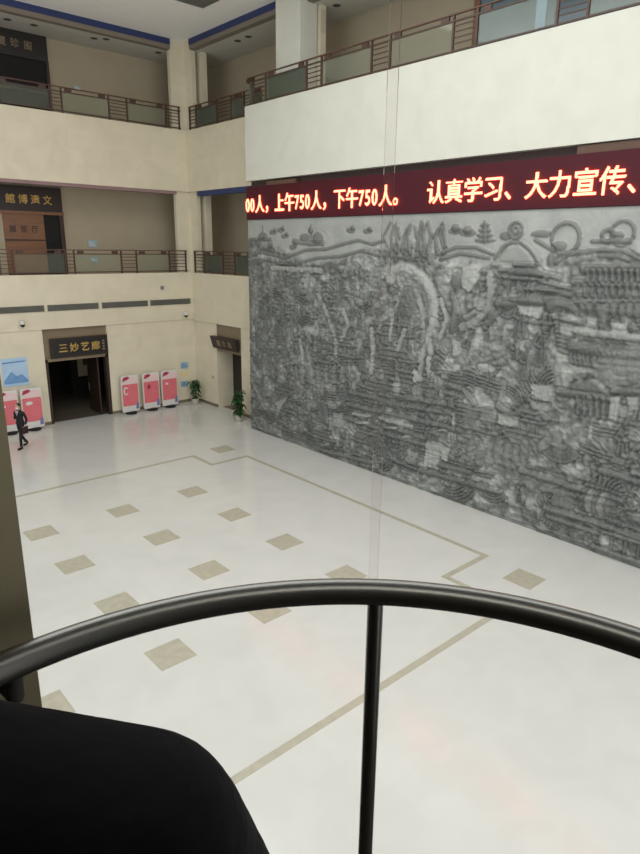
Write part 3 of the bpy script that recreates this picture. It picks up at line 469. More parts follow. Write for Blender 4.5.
    def tree(s, z, h):
        stroke(.06, .1, [(s, z), (s+.08*h, z+.4*h), (s-.02*h, z+.75*h)]); stroke(.04, .09, [(s+.06*h, z+.4*h), (s+.25*h, z+.7*h)])
        for _ in range(9):
            ell(s+rng.uniform(-.3, .35)*h, z+rng.uniform(.6, 1.05)*h, rng.uniform(.09, .17)*h, rng.uniform(.05, .09)*h, .1, .25)
    def hall(s, z, w_, h):
        poly(.11, .15, [(s-w_*.62, z+.62*h), (s-w_*.36, z+h), (s+w_*.36, z+h), (s+w_*.62, z+.62*h)])
        stroke(.05, .14, [(s-w_*.66, z+.66*h), (s-w_*.5, z+.6*h), (s+w_*.5, z+.6*h), (s+w_*.66, z+.66*h)]); stroke(.05, .13, [(s-w_*.38, z+h), (s+w_*.38, z+h)])
        n = max(3, int(w_/.3))
        for i in range(n+1):
            x = s-w_*.45+w_*.9*i/n; stroke(.035, .09, [(x, z+.05), (x, z+.58*h)])
        stroke(.05, .1, [(s-w_*.55, z), (s+w_*.55, z)])
    def waves(s, z, n):
        for i in range(n):
            for q in (.1, .17, .24):
                stroke(.025, .06, [(s+i*.42+q*math.cos(a*math.pi/6), z+q*math.sin(a*math.pi/6)) for a in range(7)])
    def scroll(s, z, r):
        stroke(.04, .07, [(s+(r*(1-t/22))*math.cos(t*.6), z+(r*(1-t/22))*math.sin(t*.6)*.8) for t in range(20)])
    def steps(s, z, w_, n, sl):
        for i in range(n): stroke(.035, .07, [(s, z+i*.1), (s+w_, z+i*.1+sl*w_)])
    def drape(s, z, r, n):
        a0 = rng.uniform(0, 6.28); sw = rng.uniform(1.2, 2.6); ex = rng.uniform(.6, 1.5)
        for i in range(n):
            q = r*(.45+.55*i/n)
            stroke(.04, .075, [(s+q*math.cos(a0+sw*k/8), z+q*ex*math.sin(a0+sw*k/8)) for k in range(9)])
    for i in range(42): drape(rng.uniform(.3, L-.3), rng.uniform(.5, 6.6), rng.uniform(.4, 1.1), rng.randint(3, 6))
    for i in range(170):
        s = rng.uniform(.2, L-.3); z = rng.uniform(.15, 6.3); t = rng.randint(0, 10)
        if t < 4: figure(s, z, rng.uniform(.6, 1.2))
        elif t < 6: tree(s, z, rng.uniform(.8, 1.5))
        elif t < 7: hall(s, z, rng.uniform(.8, 1.7), rng.uniform(.6, .95))
        elif t < 8: scroll(s, z, rng.uniform(.18, .4))
        elif t < 9: drape(s, z, rng.uniform(.3, .7), 4)
        else: steps(s, z, rng.uniform(.5, 1.4), rng.randint(2, 5), rng.uniform(-.15, .15))
    for i in range(9): waves(rng.uniform(0, L-2), rng.uniform(.1, 1.4), rng.randint(2, 5))
    for i in range(3): steps(rng.uniform(0, L-3), rng.uniform(.15, 1.2), rng.uniform(1.2, 2.6), 3, 0)
    for f in FEATS:
        if f[0] == 's': stroke(*f[1:])
        elif f[0] == 'p': poly(f[1], f[2], f[3])
        elif f[0] == 'e': ell(*f[1:])
        elif f[0] == 'r': ring(*f[1:])
    H[:3, :] = .05; H[-3:, :] = .0
    H[:, 0] = 0
    H = np.clip(H*.72 + .034*(1-np.abs(2*noise(11, 11, 47)-1))*(1-.75*sky), -.06, .2); H[:, :5] *= .2; H[:5, :] *= .4
    n = nx*nz
    co = np.zeros((n, 3)); co[:, 0] = (-H+.06).ravel(); co[:, 1] = -S.ravel(); co[:, 2] = Z.ravel()
    idx = np.arange(n).reshape(nz, nx)
    q = np.stack([idx[:-1, :-1], idx[:-1, 1:], idx[1:, 1:], idx[1:, :-1]], -1).reshape(-1, 4)
    # closing faces: rim back to the wall
    rim = np.concatenate([idx[0, :], idx[1:, -1], idx[-1, -2::-1], idx[-2:0:-1, 0]])
    back = co[rim].copy(); back[:, 0] = .9; co = np.vstack([co, back]); m = len(rim); bi = n+np.arange(m)
    q2 = np.stack([rim, bi, np.roll(bi, -1), np.roll(rim, -1)], -1)
    faces = np.vstack([q, q2]).astype(np.int32)
    me = bpy.data.meshes.new('relief_mural')
    me.vertices.add(len(co)); me.vertices.foreach_set('co', co.ravel())
    me.loops.add(faces.size); me.loops.foreach_set('vertex_index', faces.ravel())
    me.polygons.add(len(faces)); me.polygons.foreach_set('loop_start', np.arange(0, faces.size, 4, dtype=np.int32))
    me.polygons.foreach_set('use_smooth', np.ones(len(faces), bool))
    me.update(calc_edges=True); me.validate()
    at = me.attributes.new('stone_tone', 'FLOAT', 'POINT')  # dark to pale stone per point; sky, strokes and patches set it
    at.data.foreach_set('value', np.concatenate([FI.ravel(), np.zeros(m)]).astype(np.float32))
    return me
def mural_mat():
    m = bpy.data.materials.new('grey_carved_stone'); m.use_nodes = True; nt = m.node_tree; n = nt.nodes; l = nt.links
    p = n['Principled BSDF']; p.inputs['Roughness'].default_value = .55
    at = n.new('ShaderNodeAttribute'); at.attribute_name = 'stone_tone'
    tc = n.new('ShaderNodeTexCoord'); nz = n.new('ShaderNodeTexNoise'); nz.inputs['Scale'].default_value = 1.1; nz.inputs['Detail'].default_value = 8; nz.inputs['Roughness'].default_value = .65
    l.new(tc.outputs['Object'], nz.inputs['Vector'])
    a = n.new('ShaderNodeMix'); a.data_type = 'RGBA'; a.inputs['A'].default_value = lin(STONE_LO); a.inputs['B'].default_value = lin(STONE_HI)
    l.new(at.outputs['Fac'], a.inputs['Factor'])
    b = n.new('ShaderNodeMix'); b.data_type = 'RGBA'; b.blend_type = 'MULTIPLY'; b.inputs['Factor'].default_value = 1
    rp = n.new('ShaderNodeValToRGB'); rp.color_ramp.elements[0].position = .3; rp.color_ramp.elements[1].position = .7
    rp.color_ramp.elements[0].color = (.72, .73, .74, 1); rp.color_ramp.elements[1].color = (1, .99, .97, 1)
    l.new(nz.outputs['Fac'], rp.inputs[0]); l.new(a.outputs['Result'], b.inputs['A']); l.new(rp.outputs[0], b.inputs['B']); l.new(b.outputs['Result'], p.inputs['Base Color'])
    return m
STONE_LO = (92, 94, 92); STONE_HI = (182, 185, 181)
me = build_mural(); me.materials.append(mural_mat())
mural = bpy.data.objects.new('relief_mural', me); COL.objects.link(mural); mural.location = (MX, -5.79, 0.0)
tag(mural, 'huge grey carved stone relief mural under the red message board', 'mural')

# ------------------------------------------------------------------ red message board
led = thing('message_board', 'long maroon dot-matrix message board with lit red writing above the mural', 'sign', (MX, -5.80, 8.47))
mb = MB(); mb.box(0, .5, -20.5, 0, 0, 1.18); mb.build('matrix_panel', M['led_off'], led)
mb = MB(); mb.box(.25, .85, -20.5, 0, 1.18, 1.40); mb.build('mounting_strip', M['led_frame'], led)
mb = MB()
mb.box(.06, .25, -2.9, -1.2, 1.19, 1.33); mb.build('cover_plate', M['rail_wood'], led)
mb = MB(); mb.box(.06, .25, -20.5, -13.3, 1.19, 1.37); mb.build('cover_plate', M['rail_wood'], led)
def led_text(segs):
    for y0, wch, txt in segs:
        y = y0
        for ch in txt:
            h = .66; sx = wch/.66
            def fn(a, b, d, y=y, sx=sx): return (-.02-d, (y - a*sx) + 5.80, .215 + b)
            g, adv = glyph_mb(ch, fn, h, .022)
            g.build('character', M['led_on'], led)
            y -= adv*sx
led_text([(-5.80, .60, '00人，'), (-7.60, .58, '上午750人，'), (-10.78, .585, '下午750人。'), (-14.72, .635, '认真学习、'), (-17.86, .635, '大力宣传、'), (-21.2, .62, '学习')])

# ------------------------------------------------------------------ balcony railings
def railing(label, origin, axis, length, ladders, zh=1.0, thick=.05, pads=()):
    """axis 'x' or '-y': runs along +x or -y from origin; ladders = [(a, b)] barred bays, glass between them"""
    root = thing('balcony_railing', label, 'railing', origin, 0 if axis == 'x' else R(-90), 'balcony railings')
    t = thick/2
    mb = MB(); mb.box(0, length, -.04, .04, zh-.04, zh); mb.build('handrail', M['rail_wood'], root, bevel=.012)
    mb = MB(); mb.box(0, length, -t, t, zh-.2, zh-.16); mb.build('top_bar', M['brown'], root)
    mb = MB(); mb.box(0, length, -t, t, .06, .1); mb.build('bottom_bar', M['brown'], root)
    glass = []; last = 0
    for a, b in ladders:
        for q in (a, b):
            mb = MB(); mb.box(q-.028, q+.028, -.03, .03, 0, zh-.04); mb.build('post', M['brown'], root)
        for k in range(4):
            z = .2+k*(zh-.42)/4+.06
            mb = MB(); mb.box(a, b, -.014, .014, z-.014, z+.014); mb.build('rung', M['brown'], root)
        if a-last > .3: glass.append((last, a))
        last = b
    if length-last > .3: glass.append((last, length))
    for a, b in glass:
        mb = MB(); mb.box(a+.06, b-.06, -.008, .008, .1, zh-.2); mb.build('glass_panel', M['rail_glass'], root)
        for c in (a+.28, b-.28):
            mb = MB(); mb.box(c-.13, c+.13, -.03, .03, zh-.17, zh-.05); mb.build('spacer_block', M['brown'], root)
    return root
def lad(x0, *prs): return [(a-x0, b-x0) for a, b in prs]
LA2 = ((-15.1, -14.6), (-12.7, -12.0), (-10.3, -9.8), (-8.45, -7.95), (-5.9, -5.53), (-3.46, -2.75), (-1.12, -.27))
railing('left-hand middle-floor balcony railing above the row of dark vent grilles', (-17.0, .05, 6.25), 'x', 16.80, lad(-17.0, *LA2))
LA3 = ((-15.1, -14.6), (-12.7, -12.0), (-10.3, -9.8), (-8.4, -7.9), (-5.9, -5.47), (-3.54, -2.75), (-.95, -.3))
railing('left-hand top-floor balcony railing under the white ceiling', (-17.0, .05, 12.41), 'x', 16.77, lad(-17.0, *LA3), .95)
railing('short middle-floor balcony railing between corner pier and the mural', (.05, -.2, 6.24), '-y', 5.5, [(.04, .92), (2.4, 3.33), (4.7, 5.4)])
railing('short top-floor balcony railing between corner pier and the cream balcony front', (.05, -.22, 12.41), '-y', 5.45, [(.06, .6), (2.25, 3.3), (4.2, 4.8)], .95)
LP = [(-6.0-3.0*k-.2, -6.75-3.0*k-.2) for k in range(7)]
railing('long top-floor railing along the cream balcony front over the message board', (-.78, -5.85, 12.48), '-y', 21.0, [(-a-5.85, -b-5.85) for a, b in LP], .98)

# ------------------------------------------------------------------ doors and signboards
def gold_text(parent, txt, x0, z0, h, step, y, material, fnmap):
    for i, ch in enumerate(txt):
        g, _ = glyph_mb('s'+ch, lambda a, b, d, i=i: fnmap(x0+i*step+a, y-d, z0+b), h, .015)
        g.build('character', material, parent)
# entrance on the left wall
s = thing('signboard', 'dark wooden signboard with gold characters over the ground-floor entrance', 'sign', (-5.64, .1, 2.86))
mb = MB(); mb.box(-1.2, 1.2, -.12, .0, 0, .74); mb.build('board', M['board'], s, bevel=.02)
mb = MB(); mb.box(-1.24, 1.24, -.1, -.02, -.05, 0); mb.box(-1.24, 1.24, -.1, -.02, .74, .79); mb.box(-1.24, -1.2, -.1, -.02, 0, .74); mb.box(1.2, 1.24, -.1, -.02, 0, .74); mb.build('frame', M['darkwood'], s)
gold_text(s, '三妙艺廊', -.93, .17, .4, .47, -.12, M['gold'], lambda a, b, c: (a, b, c))
mb = MB()
for k in range(4): mb.box(.98+.02*(k % 2), 1.08, -.135, -.12, .15+k*.12, .22+k*.12)
mb.build('seal_mark', M['lintel'], s)
d = thing('door_frame', 'red-brown timber door surround of the ground-floor entrance', 'door frame', (-5.76, .3, 0))
d['kind'] = 'structure'; d.name = 'door_1'
mb = MB(); mb.box(EX0+5.76, EX0+5.76+.12, -.22, .05, 0, 2.78); mb.build('jamb', M['darkwood'], d)
mb = MB(); mb.box(EX1+5.76-.14, EX1+5.76, -.22, .05, 0, 2.78); mb.build('jamb', M['darkwood'], d)
mb = MB(); mb.box(EX0+5.76, EX1+5.76, -.22, .05, 2.68, 2.8); mb.build('head', M['lintel'], d)
lf = MB().box(.96, 1.02, .08, 1.25, .02, 2.66).build('door_leaf', M['darkwood'], d)
MB().tube([(.955, 1.1, .95), (.92, 1.1, .95), (.92, 1.1, 1.3), (.955, 1.1, 1.3)], .015, 8).build('door_handle', M['tube'], lf)
# small doorway on the right wall
s = thing('signboard', 'dark tilted signboard over the small doorway beside the mural', 'sign', (0, -2.78, 2.9))
mb = MB(); q = [(-.08, 0), (-.002, 0), (-.002, .56), (-.26, .56)]
mb.prism(q, lambda a, b, dd: (a, dd, b), -1.0, 1.0); mb.build('board', M['board'], s)
for i, ch in enumerate('藏珍阁'):
    def fn(a, b, dd, i=i):
        zz = .12+b; return (-.08-.18*zz/.56-dd-.002, .55-i*.45-a, zz)
    glyph_mb('s'+ch, fn, .32, .012)[0].build('character', M['lintel'], s)
for y in (-.75, .75): MB().box(-.04, .099, y-.05, y+.05, .18, .38).build('mounting_bracket', M['black'], s)
d = thing('door_2', 'dark narrow door inside the small doorway beside the mural', 'door', (.99, -2.9, 0))
d['kind'] = 'structure'
MB().box(-.06, .005, -.04, 1.02, 0, 2.75).build('door_leaf', M['board'], d)
MB().box(-.08, .005, -.16, -.04, 0, 2.8).build('jamb', M['darkwood'], d)
# middle floor doorway in the left gallery
d = thing('gallery_doorway', 'middle-floor gallery doorway with reddish screen under a gold-lettered header', 'doorway', (-6.4, 2.2, 6.15))
MB().box(-2.2, 1.33, -.14, -.02, 2.62, 3.62).build('header_board', M['board'], d)
MB().box(-2.2, 1.36, -.18, -.02, 2.5, 2.62).build('lintel', M['redwood'], d)
MB().box(1.16, 1.34, -.14, -.01, 0, 2.5).build('jamb', M['darkwood'], d)
MB().box(-2.2, -2.05, -.14, -.01, 0, 2.5).build('jamb', M['darkwood'], d)
MB().box(.5, 1.16, -.05, -.01, 0, 2.5).build('opening', M['black'], d)  # flat black panel: darkness of the unlit gap painted in
sc_ = MB().box(-1.15, .5, -.1, -.02, .0, 2.5).build('screen_panel', M['redwood'], d)
MB().box(-1.15, .5, -.12, -.1, 1.42, 1.48).box(-1.15, .5, -.12, -.1, .0, .08).build('screen_rail', M['darkwood'], sc_)
MB().box(-2.05, -1.15, -.05, -.01, 0, 2.5).build('opening', M['plaster'], d)
for i, ch in enumerate('館博遺文'):
    glyph_mb('s'+ch, lambda a, b, dd, i=i: (-.98+i*.5+a, -.14-dd, 2.9+b), .4, .012)[0].build('character', M['gold'], d)
for i, ch in enumerate('展览厅'):
    glyph_mb('s'+ch, lambda a, b, dd, i=i: (-.95+i*.45+a, -.1-dd, 1.75+b), .3, .012)[0].build('character', M['board'], d)
# top floor doorway
d = thing('gallery_doorway', 'top-floor gallery doorway, unlit opening painted black, with a dark header board', 'doorway', (-6.4, 2.2, 12.3))
MB().box(-2.2, 1.31, -.14, -.02, 2.32, 3.28).build('header_board', M['board'], d)
MB().box(-2.2, 1.31, -.06, -.01, 0, 2.32).build('opening', M['black'], d)  # flat black sheet painted for the unlit doorway, nothing behind it
MB().box(1.2, 1.32, -.14, -.02, 0, 2.32).build('jamb', M['darkwood'], d)
MB().box(-2.2, 1.2, -.1, -.06, 1.1, 1.2).build('cross_rail', M['darkwood'], d)
for i, ch in enumerate('藏珍阁'):
    glyph_mb('s'+ch, lambda a, b, dd, i=i: (-.62+i*.5+a, -.14-dd, 2.62+b), .34, .012)[0].build('character', M['lintel'], d)

# ------------------------------------------------------------------ vents, cameras, small wall fittings
place = {-9.05: 'first full dark vent grille from the left under the middle railing'}
def vent(x0, x1, label):
    v = thing('vent_grille', label, 'vent', ((x0+x1)/2, 0, 4.79), 0, 'linear vent grilles')
    h = (x1-x0)/2
    MB().box(-h, h, -.012, 0, 0, .25).build('backing', M['grille_dark'], v)
    MB().box(-h, h, -.04, -.012, 0, .025).box(-h, h, -.04, -.012, .225, .25).box(-h, -h+.03, -.04, -.012, 0, .25).box(h-.03, h, -.04, -.012, 0, .25).build('frame', M['grille'], v)
    for k in range(4): MB().box(-h+.03, h-.03, -.035, -.012, .05+k*.045, .072+k*.045).build('slat', M['grille'], v)
vent(-9.15, -6.98, 'linear vent grille above the pink stands at the hall\'s left edge')
vent(-6.84, -4.69, 'linear vent grille straight above the ground-floor entrance')
vent(-4.53, -2.37, 'linear vent grille right of the entrance, above the three pink stands')
vent(-2.24, -.16, 'linear vent grille nearest the corner of the hall')
def camera_(x, z, label):
    c = thing('security_camera', label, 'security camera', (x, 0, z), 0, 'security cameras')
    MB().box(-.06, .06, -.05, 0, .0, .14).build('bracket', M['white'], c)
    MB().lathe([(.001, -.13), (.05, -.12), (.085, -.07), (.09, -.02)], (0, -.16, 0), 16).build('dome', M['black'], c, True)
    MB().lathe([(.095, -.02), (.1, .0), (.1, .1), (.07, .13)], (0, -.16, 0), 16).build('housing', M['white'], c, True)
camera_(-7.93, 4.36, 'small dome security camera left above the entrance')
camera_(-.5, 4.3, 'small dome security camera near the corner of the hall')
s = MB().box(-1.68, -1.54, -.06, 0, 5.5, 5.66).build('wall_sensor', M['grey']); tag(s, 'tiny grey wall box between the vents and the middle railing', 'wall box')
s = thing('light_switch', 'small switch plate on the wall left of the small doorway', 'switch', (.05, -1.46, 1.36))
MB().box(-.015, 0, -.06, .06, 0, .12).build('plate', M['grey'], s); MB().box(-.022, -.015, -.025, .025, .03, .09).build('rocker', M['white'], s)
def plate(x, y, z, w_, h, label, group=None, stripe=None):
    p = thing('wall_notice', label, 'notice', (x, y, z), 0, group)
    MB().box(-w_/2, w_/2, -.02, 0, 0, h).build('panel', M['sign_blue'], p)
    mb = MB()
    for k in range(3): mb.box(-w_/2+.05, w_/2-.05-.06*k, -.026, -.02, h*(.22+.22*k), h*(.22+.22*k)+.03)
    mb.build('text_line', M['mid_blue'] if stripe is None else M['white'], p)
plate(-.6, .05, 1.68, .42, .33, 'upper blue notice on the wall above the corner plant', 'blue corner notices')
plate(-.64, .05, .78, .42, .3, 'lower blue notice on the wall behind the corner plant', 'blue corner notices')
s = MB().box(-.78, -.42, .035, .05, 1.32, 1.5).build('wall_notice', M['yellow']); tag(s, 'pale yellow notice between the two blue corner notices', 'notice')
plate(-3.8, 2.2, 7.34, .4, .3, 'upper blue plate on the middle gallery back wall', 'blue gallery plates', 1)
plate(-3.78, 2.2, 6.68, .36, .24, 'lower blue plate seen through the middle railing glass', 'blue gallery plates', 1)
plate(-3.9, 2.2, 13.78, .3, .18, 'small blue plate on the top gallery back wall', None, 1)
# recessed downlights in the top gallery ceiling
dl = thing('downlight', 'x', 'downlight', (-6.9, .95, 15.55), 0, 'gallery downlights')
MB().lathe([(.14, -.012), (.15, -.012), (.15, 0)], (0, 0, 0), 16).build('rim', M['grille'], dl)
MB().lathe([(.11, -.016), (.11, -.002)], (0, 0, 0), 16).build('lamp_well', M['grille_dark'], dl)
lab = ['downlight over the black top-floor doorway', 'downlight right of the top-floor doorway', 'downlight halfway along the top left gallery', 'downlight a little right of halfway, top left gallery', 'downlight beside the corner pier, top left gallery', 'downlight just past the corner pier, top right gallery', 'second downlight past the corner pier, top right gallery', 'downlight right of the big cream column, top right gallery']
for i, (x, y) in enumerate([(-6.9, .95), (-5.95, .9), (-3.6, .85), (-3.2, .6), (-.75, .8), (.8, -3.0), (.8, -3.75), (1.0, -8.7)]):
    o = dl if i == 0 else copy_tree(dl); o.location = (x, y, 15.55); o['label'] = lab[i]
# ceiling air grille
v = thing('ceiling_grille', 'dark grey recessed square grille in the white ceiling', 'vent', (-2.2, -4.68, 15.95))
MB().box(-.7, .7, -.62, .62, .06, .1).build('backing', M['grille_dark'], v)
for k in range(10): MB().box(-.7, .7, -.6+k*.125, -.55+k*.125, 0, .06).build('slat', M['grille'], v)
MB().box(-.74, -.7, -.66, .66, -.02, .06).box(.7, .74, -.66, .66, -.02, .06).box(-.7, .7, -.66, -.62, -.02, .06).box(-.7, .7, .62, .66, -.02, .06).build('frame', M['ceiling'], v)

# ------------------------------------------------------------------ pink display stands
def stand(x, y, label, mark, group='pink display stands'):
    t = thing('display_stand', label, 'display stand', (x, y, 0), 0, group)
    f = lambda a, b, dd: (a, dd, b)
    def rr(w_, h0, h1, r):
        pts = []
        for cx, cz, a0 in ((w_-r, h1-r, 0), (-w_+r, h1-r, 90), (-w_+r, h0+r, 180), (w_-r, h0+r, 270)):
            pts += [(cx+r*math.cos(R(a0+k*22.5)), cz+r*math.sin(R(a0+k*22.5))) for k in range(5)]
        return pts
    MB().lathe([(.24, 0), (.26, .02), (.24, .07), (.1, .11)], (0, 0, 0), 24).build('base', M['black'], t, True)
    MB().prism(rr(.415, .1, 1.78, .07), f, -.04, .04).build('board', M['white'], t)
    MB().prism(rr(.375, .38, 1.38, .03), f, -.052, -.04).build('pink_panel', M['pink'], t)
    MB().prism([(-.37, 1.42), (.37, 1.42), (.37, 1.62), (.12, 1.72), (-.1, 1.6), (-.37, 1.5)], f, -.05, -.04).build('header_band', M['pale_pink'], t)
    MB().prism([(-.36, 1.52), (-.1, 1.6), (.0, 1.68), (-.12, 1.74), (-.3, 1.7)], f, -.056, -.05).build('header_swoosh', M['magenta'], t)
    MB().prism([(.24, .2), (.38, .2), (.38, .5), (.3, .52), (.25, .4)], f, -.058, -.05).build('corner_picture', M['dull_blue'], t)
    if mark == 'ring':
        pts = [(-.2+.1*math.cos(a), -.056, 1.08+.16*math.sin(a)) for a in [R(40+k*28) for k in range(11)]]
        MB().tube(pts, .03, 6).build('printed_mark', M['white'], t)
    elif mark == 'blob':
        MB().prism([(-.2, 1.05), (-.08, 1.02), (-.03, 1.15), (-.1, 1.27), (-.2, 1.2)], f, -.058, -.05).build('printed_mark', M['magenta'], t)
    elif mark == 'small':
        MB().prism([(-.24, 1.14), (-.08, 1.1), (-.08, 1.2), (-.2, 1.24)], f, -.058, -.05).build('printed_mark', M['pale_pink'], t)
    elif mark == 'white':
        MB().prism([(-.24, 1.1), (-.12, 1.08), (.02, 1.12), (.02, 1.2), (-.12, 1.24), (-.24, 1.2)], f, -.058, -.05).build('printed_mark', M['white'], t)
    mb = MB()
    for k in range(4): mb.box(-.05, .28-.05*(k % 2), -.054, -.05, .62+k*.12, .65+k*.12)
    mb.build('text_lines', M['pink_line'], t)
    return t
stand(-3.68, -.34, 'pink display stand nearest the entrance, white ring printed on it', 'ring')
stand(-2.63, -.34, 'pink display stand in the middle of the three, dark red mark printed on it', 'blob')
stand(-1.68, -.34, 'pink display stand nearest the corner plant, rightmost of three', 'small')
stand(-7.98, -.34, 'pink display stand just left of the entrance, right behind the walking person', 'white')
stand(-8.92, -.34, 'pink display stand left of the entrance, half hidden at the dark post', 'small')
p = thing('wall_poster', 'pale blue landscape poster on the wall above the left pink stands', 'poster', (-8.32, .05, 1.85))
f = lambda a, b, dd: (a, dd, b)
MB().box(-.55, .45, -.03, 0, 0, 1.15).build('sheet', M['sky_blue'], p)
MB().prism([(-.5, .25), (-.2, .62), (.0, .4), (.2, .48), (.42, .2), (.42, .12), (-.5, .12)], f, -.036, -.03).build('printed_hills', M['poster_blue'], p)
MB().prism([(-.5, .95), (.38, .98), (.38, 1.02), (-.5, 1.0)], f, -.036, -.03).build('printed_title', M['mid_blue'], p)

# ------------------------------------------------------------------ potted plants
def plant(x, y, h, label, seed, spread):
    rg = random.Random(seed); t = thing('potted_plant', label, 'plant', (x, y, 0), 0, 'potted plants')
    pot = MB().lathe([(.13, 0), (.15, .02), (.19, .28), (.2, .3), (.17, .3), (.165, .27)], (0, 0, 0), 20).build('pot', M['pot'], t, True)
    MB().lathe([(.165, .255), (.01, .265)], (0, 0, 0), 16).build('soil', M['soil'], pot)
    st_ = MB(); lv = MB()
    for k in range(6):
        a = k*1.05+rg.random(); top = Vector((math.cos(a)*spread*rg.uniform(.2, .7), math.sin(a)*spread*rg.uniform(.2, .7), h*rg.uniform(.62, .95)))
        b0 = Vector((math.cos(a)*.05, math.sin(a)*.05, .25)); pts = [b0.lerp(top, q/4)+Vector((0, 0, .05*math.sin(q*.8))) for q in range(5)]
        st_.tube(pts, [.014, .013, .011, .009, .006], 6)
        for j in range(13):
            q = rg.uniform(.05, 1.0); i = min(3, int(q*4)); base = pts[i].lerp(pts[i+1], q*4-i)
            az = rg.uniform(0, 6.28); el_ = rg.uniform(-.5, .9); dr = Vector((math.cos(az)*math.cos(el_), math.sin(az)*math.cos(el_), math.sin(el_)))
            ln = rg.uniform(.2, .34); wd = ln*.3; sd = dr.cross(Vector((0, 0, 1))).normalized(); nn = sd.cross(dr)
            rows = []
            for u_ in (0, .2, .45, .7, 1.0):
                ww = wd*math.sin(math.pi*min(.97, u_*.9+.06)); c = base+dr*(ln*u_)+Vector((0, 0, -.5*ln*u_*u_)); rows.append((c-sd*ww+nn*ww*.3, c, c+sd*ww+nn*ww*.3))
            vs = [v for r_ in rows for v in r_]; fs = []
            for r_ in range(4):
                fs += [(r_*3, r_*3+1, r_*3+4, r_*3+3), (r_*3+1, r_*3+2, r_*3+5, r_*3+4)]
            lv.add(vs, fs)
    st_.build('stems', M['stem'], t, True); lv.build('foliage', M['leaf'], t, True)
plant(-.48, -.62, 1.42, 'tall green plant in a white pot standing in the corner', 3, .2)
plant(-.62, -4.55, 1.6, 'bushy green plant in a white pot beside the mural\'s left edge', 8, .36)

# ------------------------------------------------------------------ people
def skin_mesh(name, verts, edges, root=0, sub=2):
    me = bpy.data.meshes.new(name); me.from_pydata([v[0] for v in verts], edges, []); o = bpy.data.objects.new(name, me); COL.objects.link(o)
    mo = o.modifiers.new('skin', 'SKIN'); mo.use_smooth_shade = True
    for i, v in enumerate(verts):
        r = v[1]; me.skin_vertices[0].data[i].radius = r if isinstance(r, tuple) else (r, r)
    for i in range(len(verts)): me.skin_vertices[0].data[i].use_root = (i == root)
    sb = o.modifiers.new('sub', 'SUBSURF'); sb.levels = sub; sb.render_levels = sub
    dg = bpy.context.evaluated_depsgraph_get(); m2 = bpy.data.meshes.new_from_object(o.evaluated_get(dg))
    bpy.data.objects.remove(o); bpy.data.meshes.remove(me)
    return m2
def chain_body(name, joints, links, m, parent, root, sub=2):
    keys = list(joints); verts = [joints[k] for k in keys]; ed = [(keys.index(a), keys.index(b)) for a, b in links]
    me = skin_mesh(name, verts, ed, keys.index(root), sub); me.materials.clear(); me.materials.append(m)
    for p_ in me.polygons: p_.use_smooth = True; p_.material_index = 0
    o = bpy.data.objects.new(name, me); COL.objects.link(o); o.parent = parent
    return o
def ellipsoid(mb, c, rx, ry, rz, n=16, m=10, fn=None):
    vs = []; fs = []
    for i in range(m+1):
        th = math.pi*i/m
        for k in range(n):
            a = 2*math.pi*k/n; v = Vector((math.sin(th)*math.cos(a), math.sin(th)*math.sin(a), math.cos(th)))
            v = Vector((v.x*rx, v.y*ry, v.z*rz))
            if fn: v = fn(v)
            vs.append(Vector(c)+v)
    for i in range(m):
        for k in range(n): fs.append((i*n+k, (i+1)*n+k, (i+1)*n+(k+1) % n, i*n+(k+1) % n))
    mb.add(vs, fs); return mb
def hand_joints(J, Lk, pre, wrist, dirv, side, curl, sc=1.0):
    """palm and five fingers hung on the wrist joint; dirv = pointing direction, side = thumb side"""
    d_ = Vector(dirv).normalized(); s_ = Vector(side).normalized(); n_ = d_.cross(s_)
    wv = Vector(wrist); J[pre+'palm'] = (wv+d_*.05*sc, (.030*sc, .016*sc)); Lk.append((pre+'wrist', pre+'palm'))
    for i, (ln, off) in enumerate(((.070, .028), (.078, .010), (.072, -.010), (.056, -.027))):
        b = wv+d_*.092*sc+s_*off*sc; J[pre+'k%d' % i] = (b, .0095*sc)
        c1 = (d_+n_*curl).normalized(); c2 = (d_+n_*curl*2.4).normalized()
        J[pre+'m%d' % i] = (b+c1*ln*.5*sc, .0085*sc); J[pre+'t%d' % i] = (b+c1*ln*.5*sc+c2*ln*.5*sc, .007*sc)
        Lk += [(pre+'palm', pre+'k%d' % i), (pre+'k%d' % i, pre+'m%d' % i), (pre+'m%d' % i, pre+'t%d' % i)]
    b = wv+d_*.03*sc+s_*.034*sc; J[pre+'th0'] = (b, .012*sc); J[pre+'th1'] = (b+(d_*.7+s_*.55+n_*curl*.5)*.045*sc, .010*sc); J[pre+'th2'] = (b+(d_*.85+s_*.35+n_*curl)*.075*sc, .008*sc)
    Lk += [(pre+'palm', pre+'th0'), (pre+'th0', pre+'th1'), (pre+'th1', pre+'th2')]
def face_head(mb, c, sc=1.0):
    """head looking along +y: skull, jaw, nose, brows, ears"""
    def fn(v):
        x, y, z = v
        if z < 0: x *= 1-.28*(-z/.12); y = y*(1-.12*(-z/.12)) + .012*(-z/.12)
        if y > 0:
            if abs(x) < .016 and -.045 < z < .012: y += .02*(1-abs(x)/.016)*(.012-z)/.057
            if .012 < abs(x) < .045 and 0 < z < .025: y -= .006
        return Vector((x*sc, y*sc, z*sc))
    ellipsoid(mb, c, .076, .094, .118, 28, 20, fn)
    for sx in (-1, 1): ellipsoid(mb, (c[0]+sx*.078*sc, c[1]-.005*sc, c[2]-.005*sc), .012*sc, .02*sc, .032*sc, 8, 6)

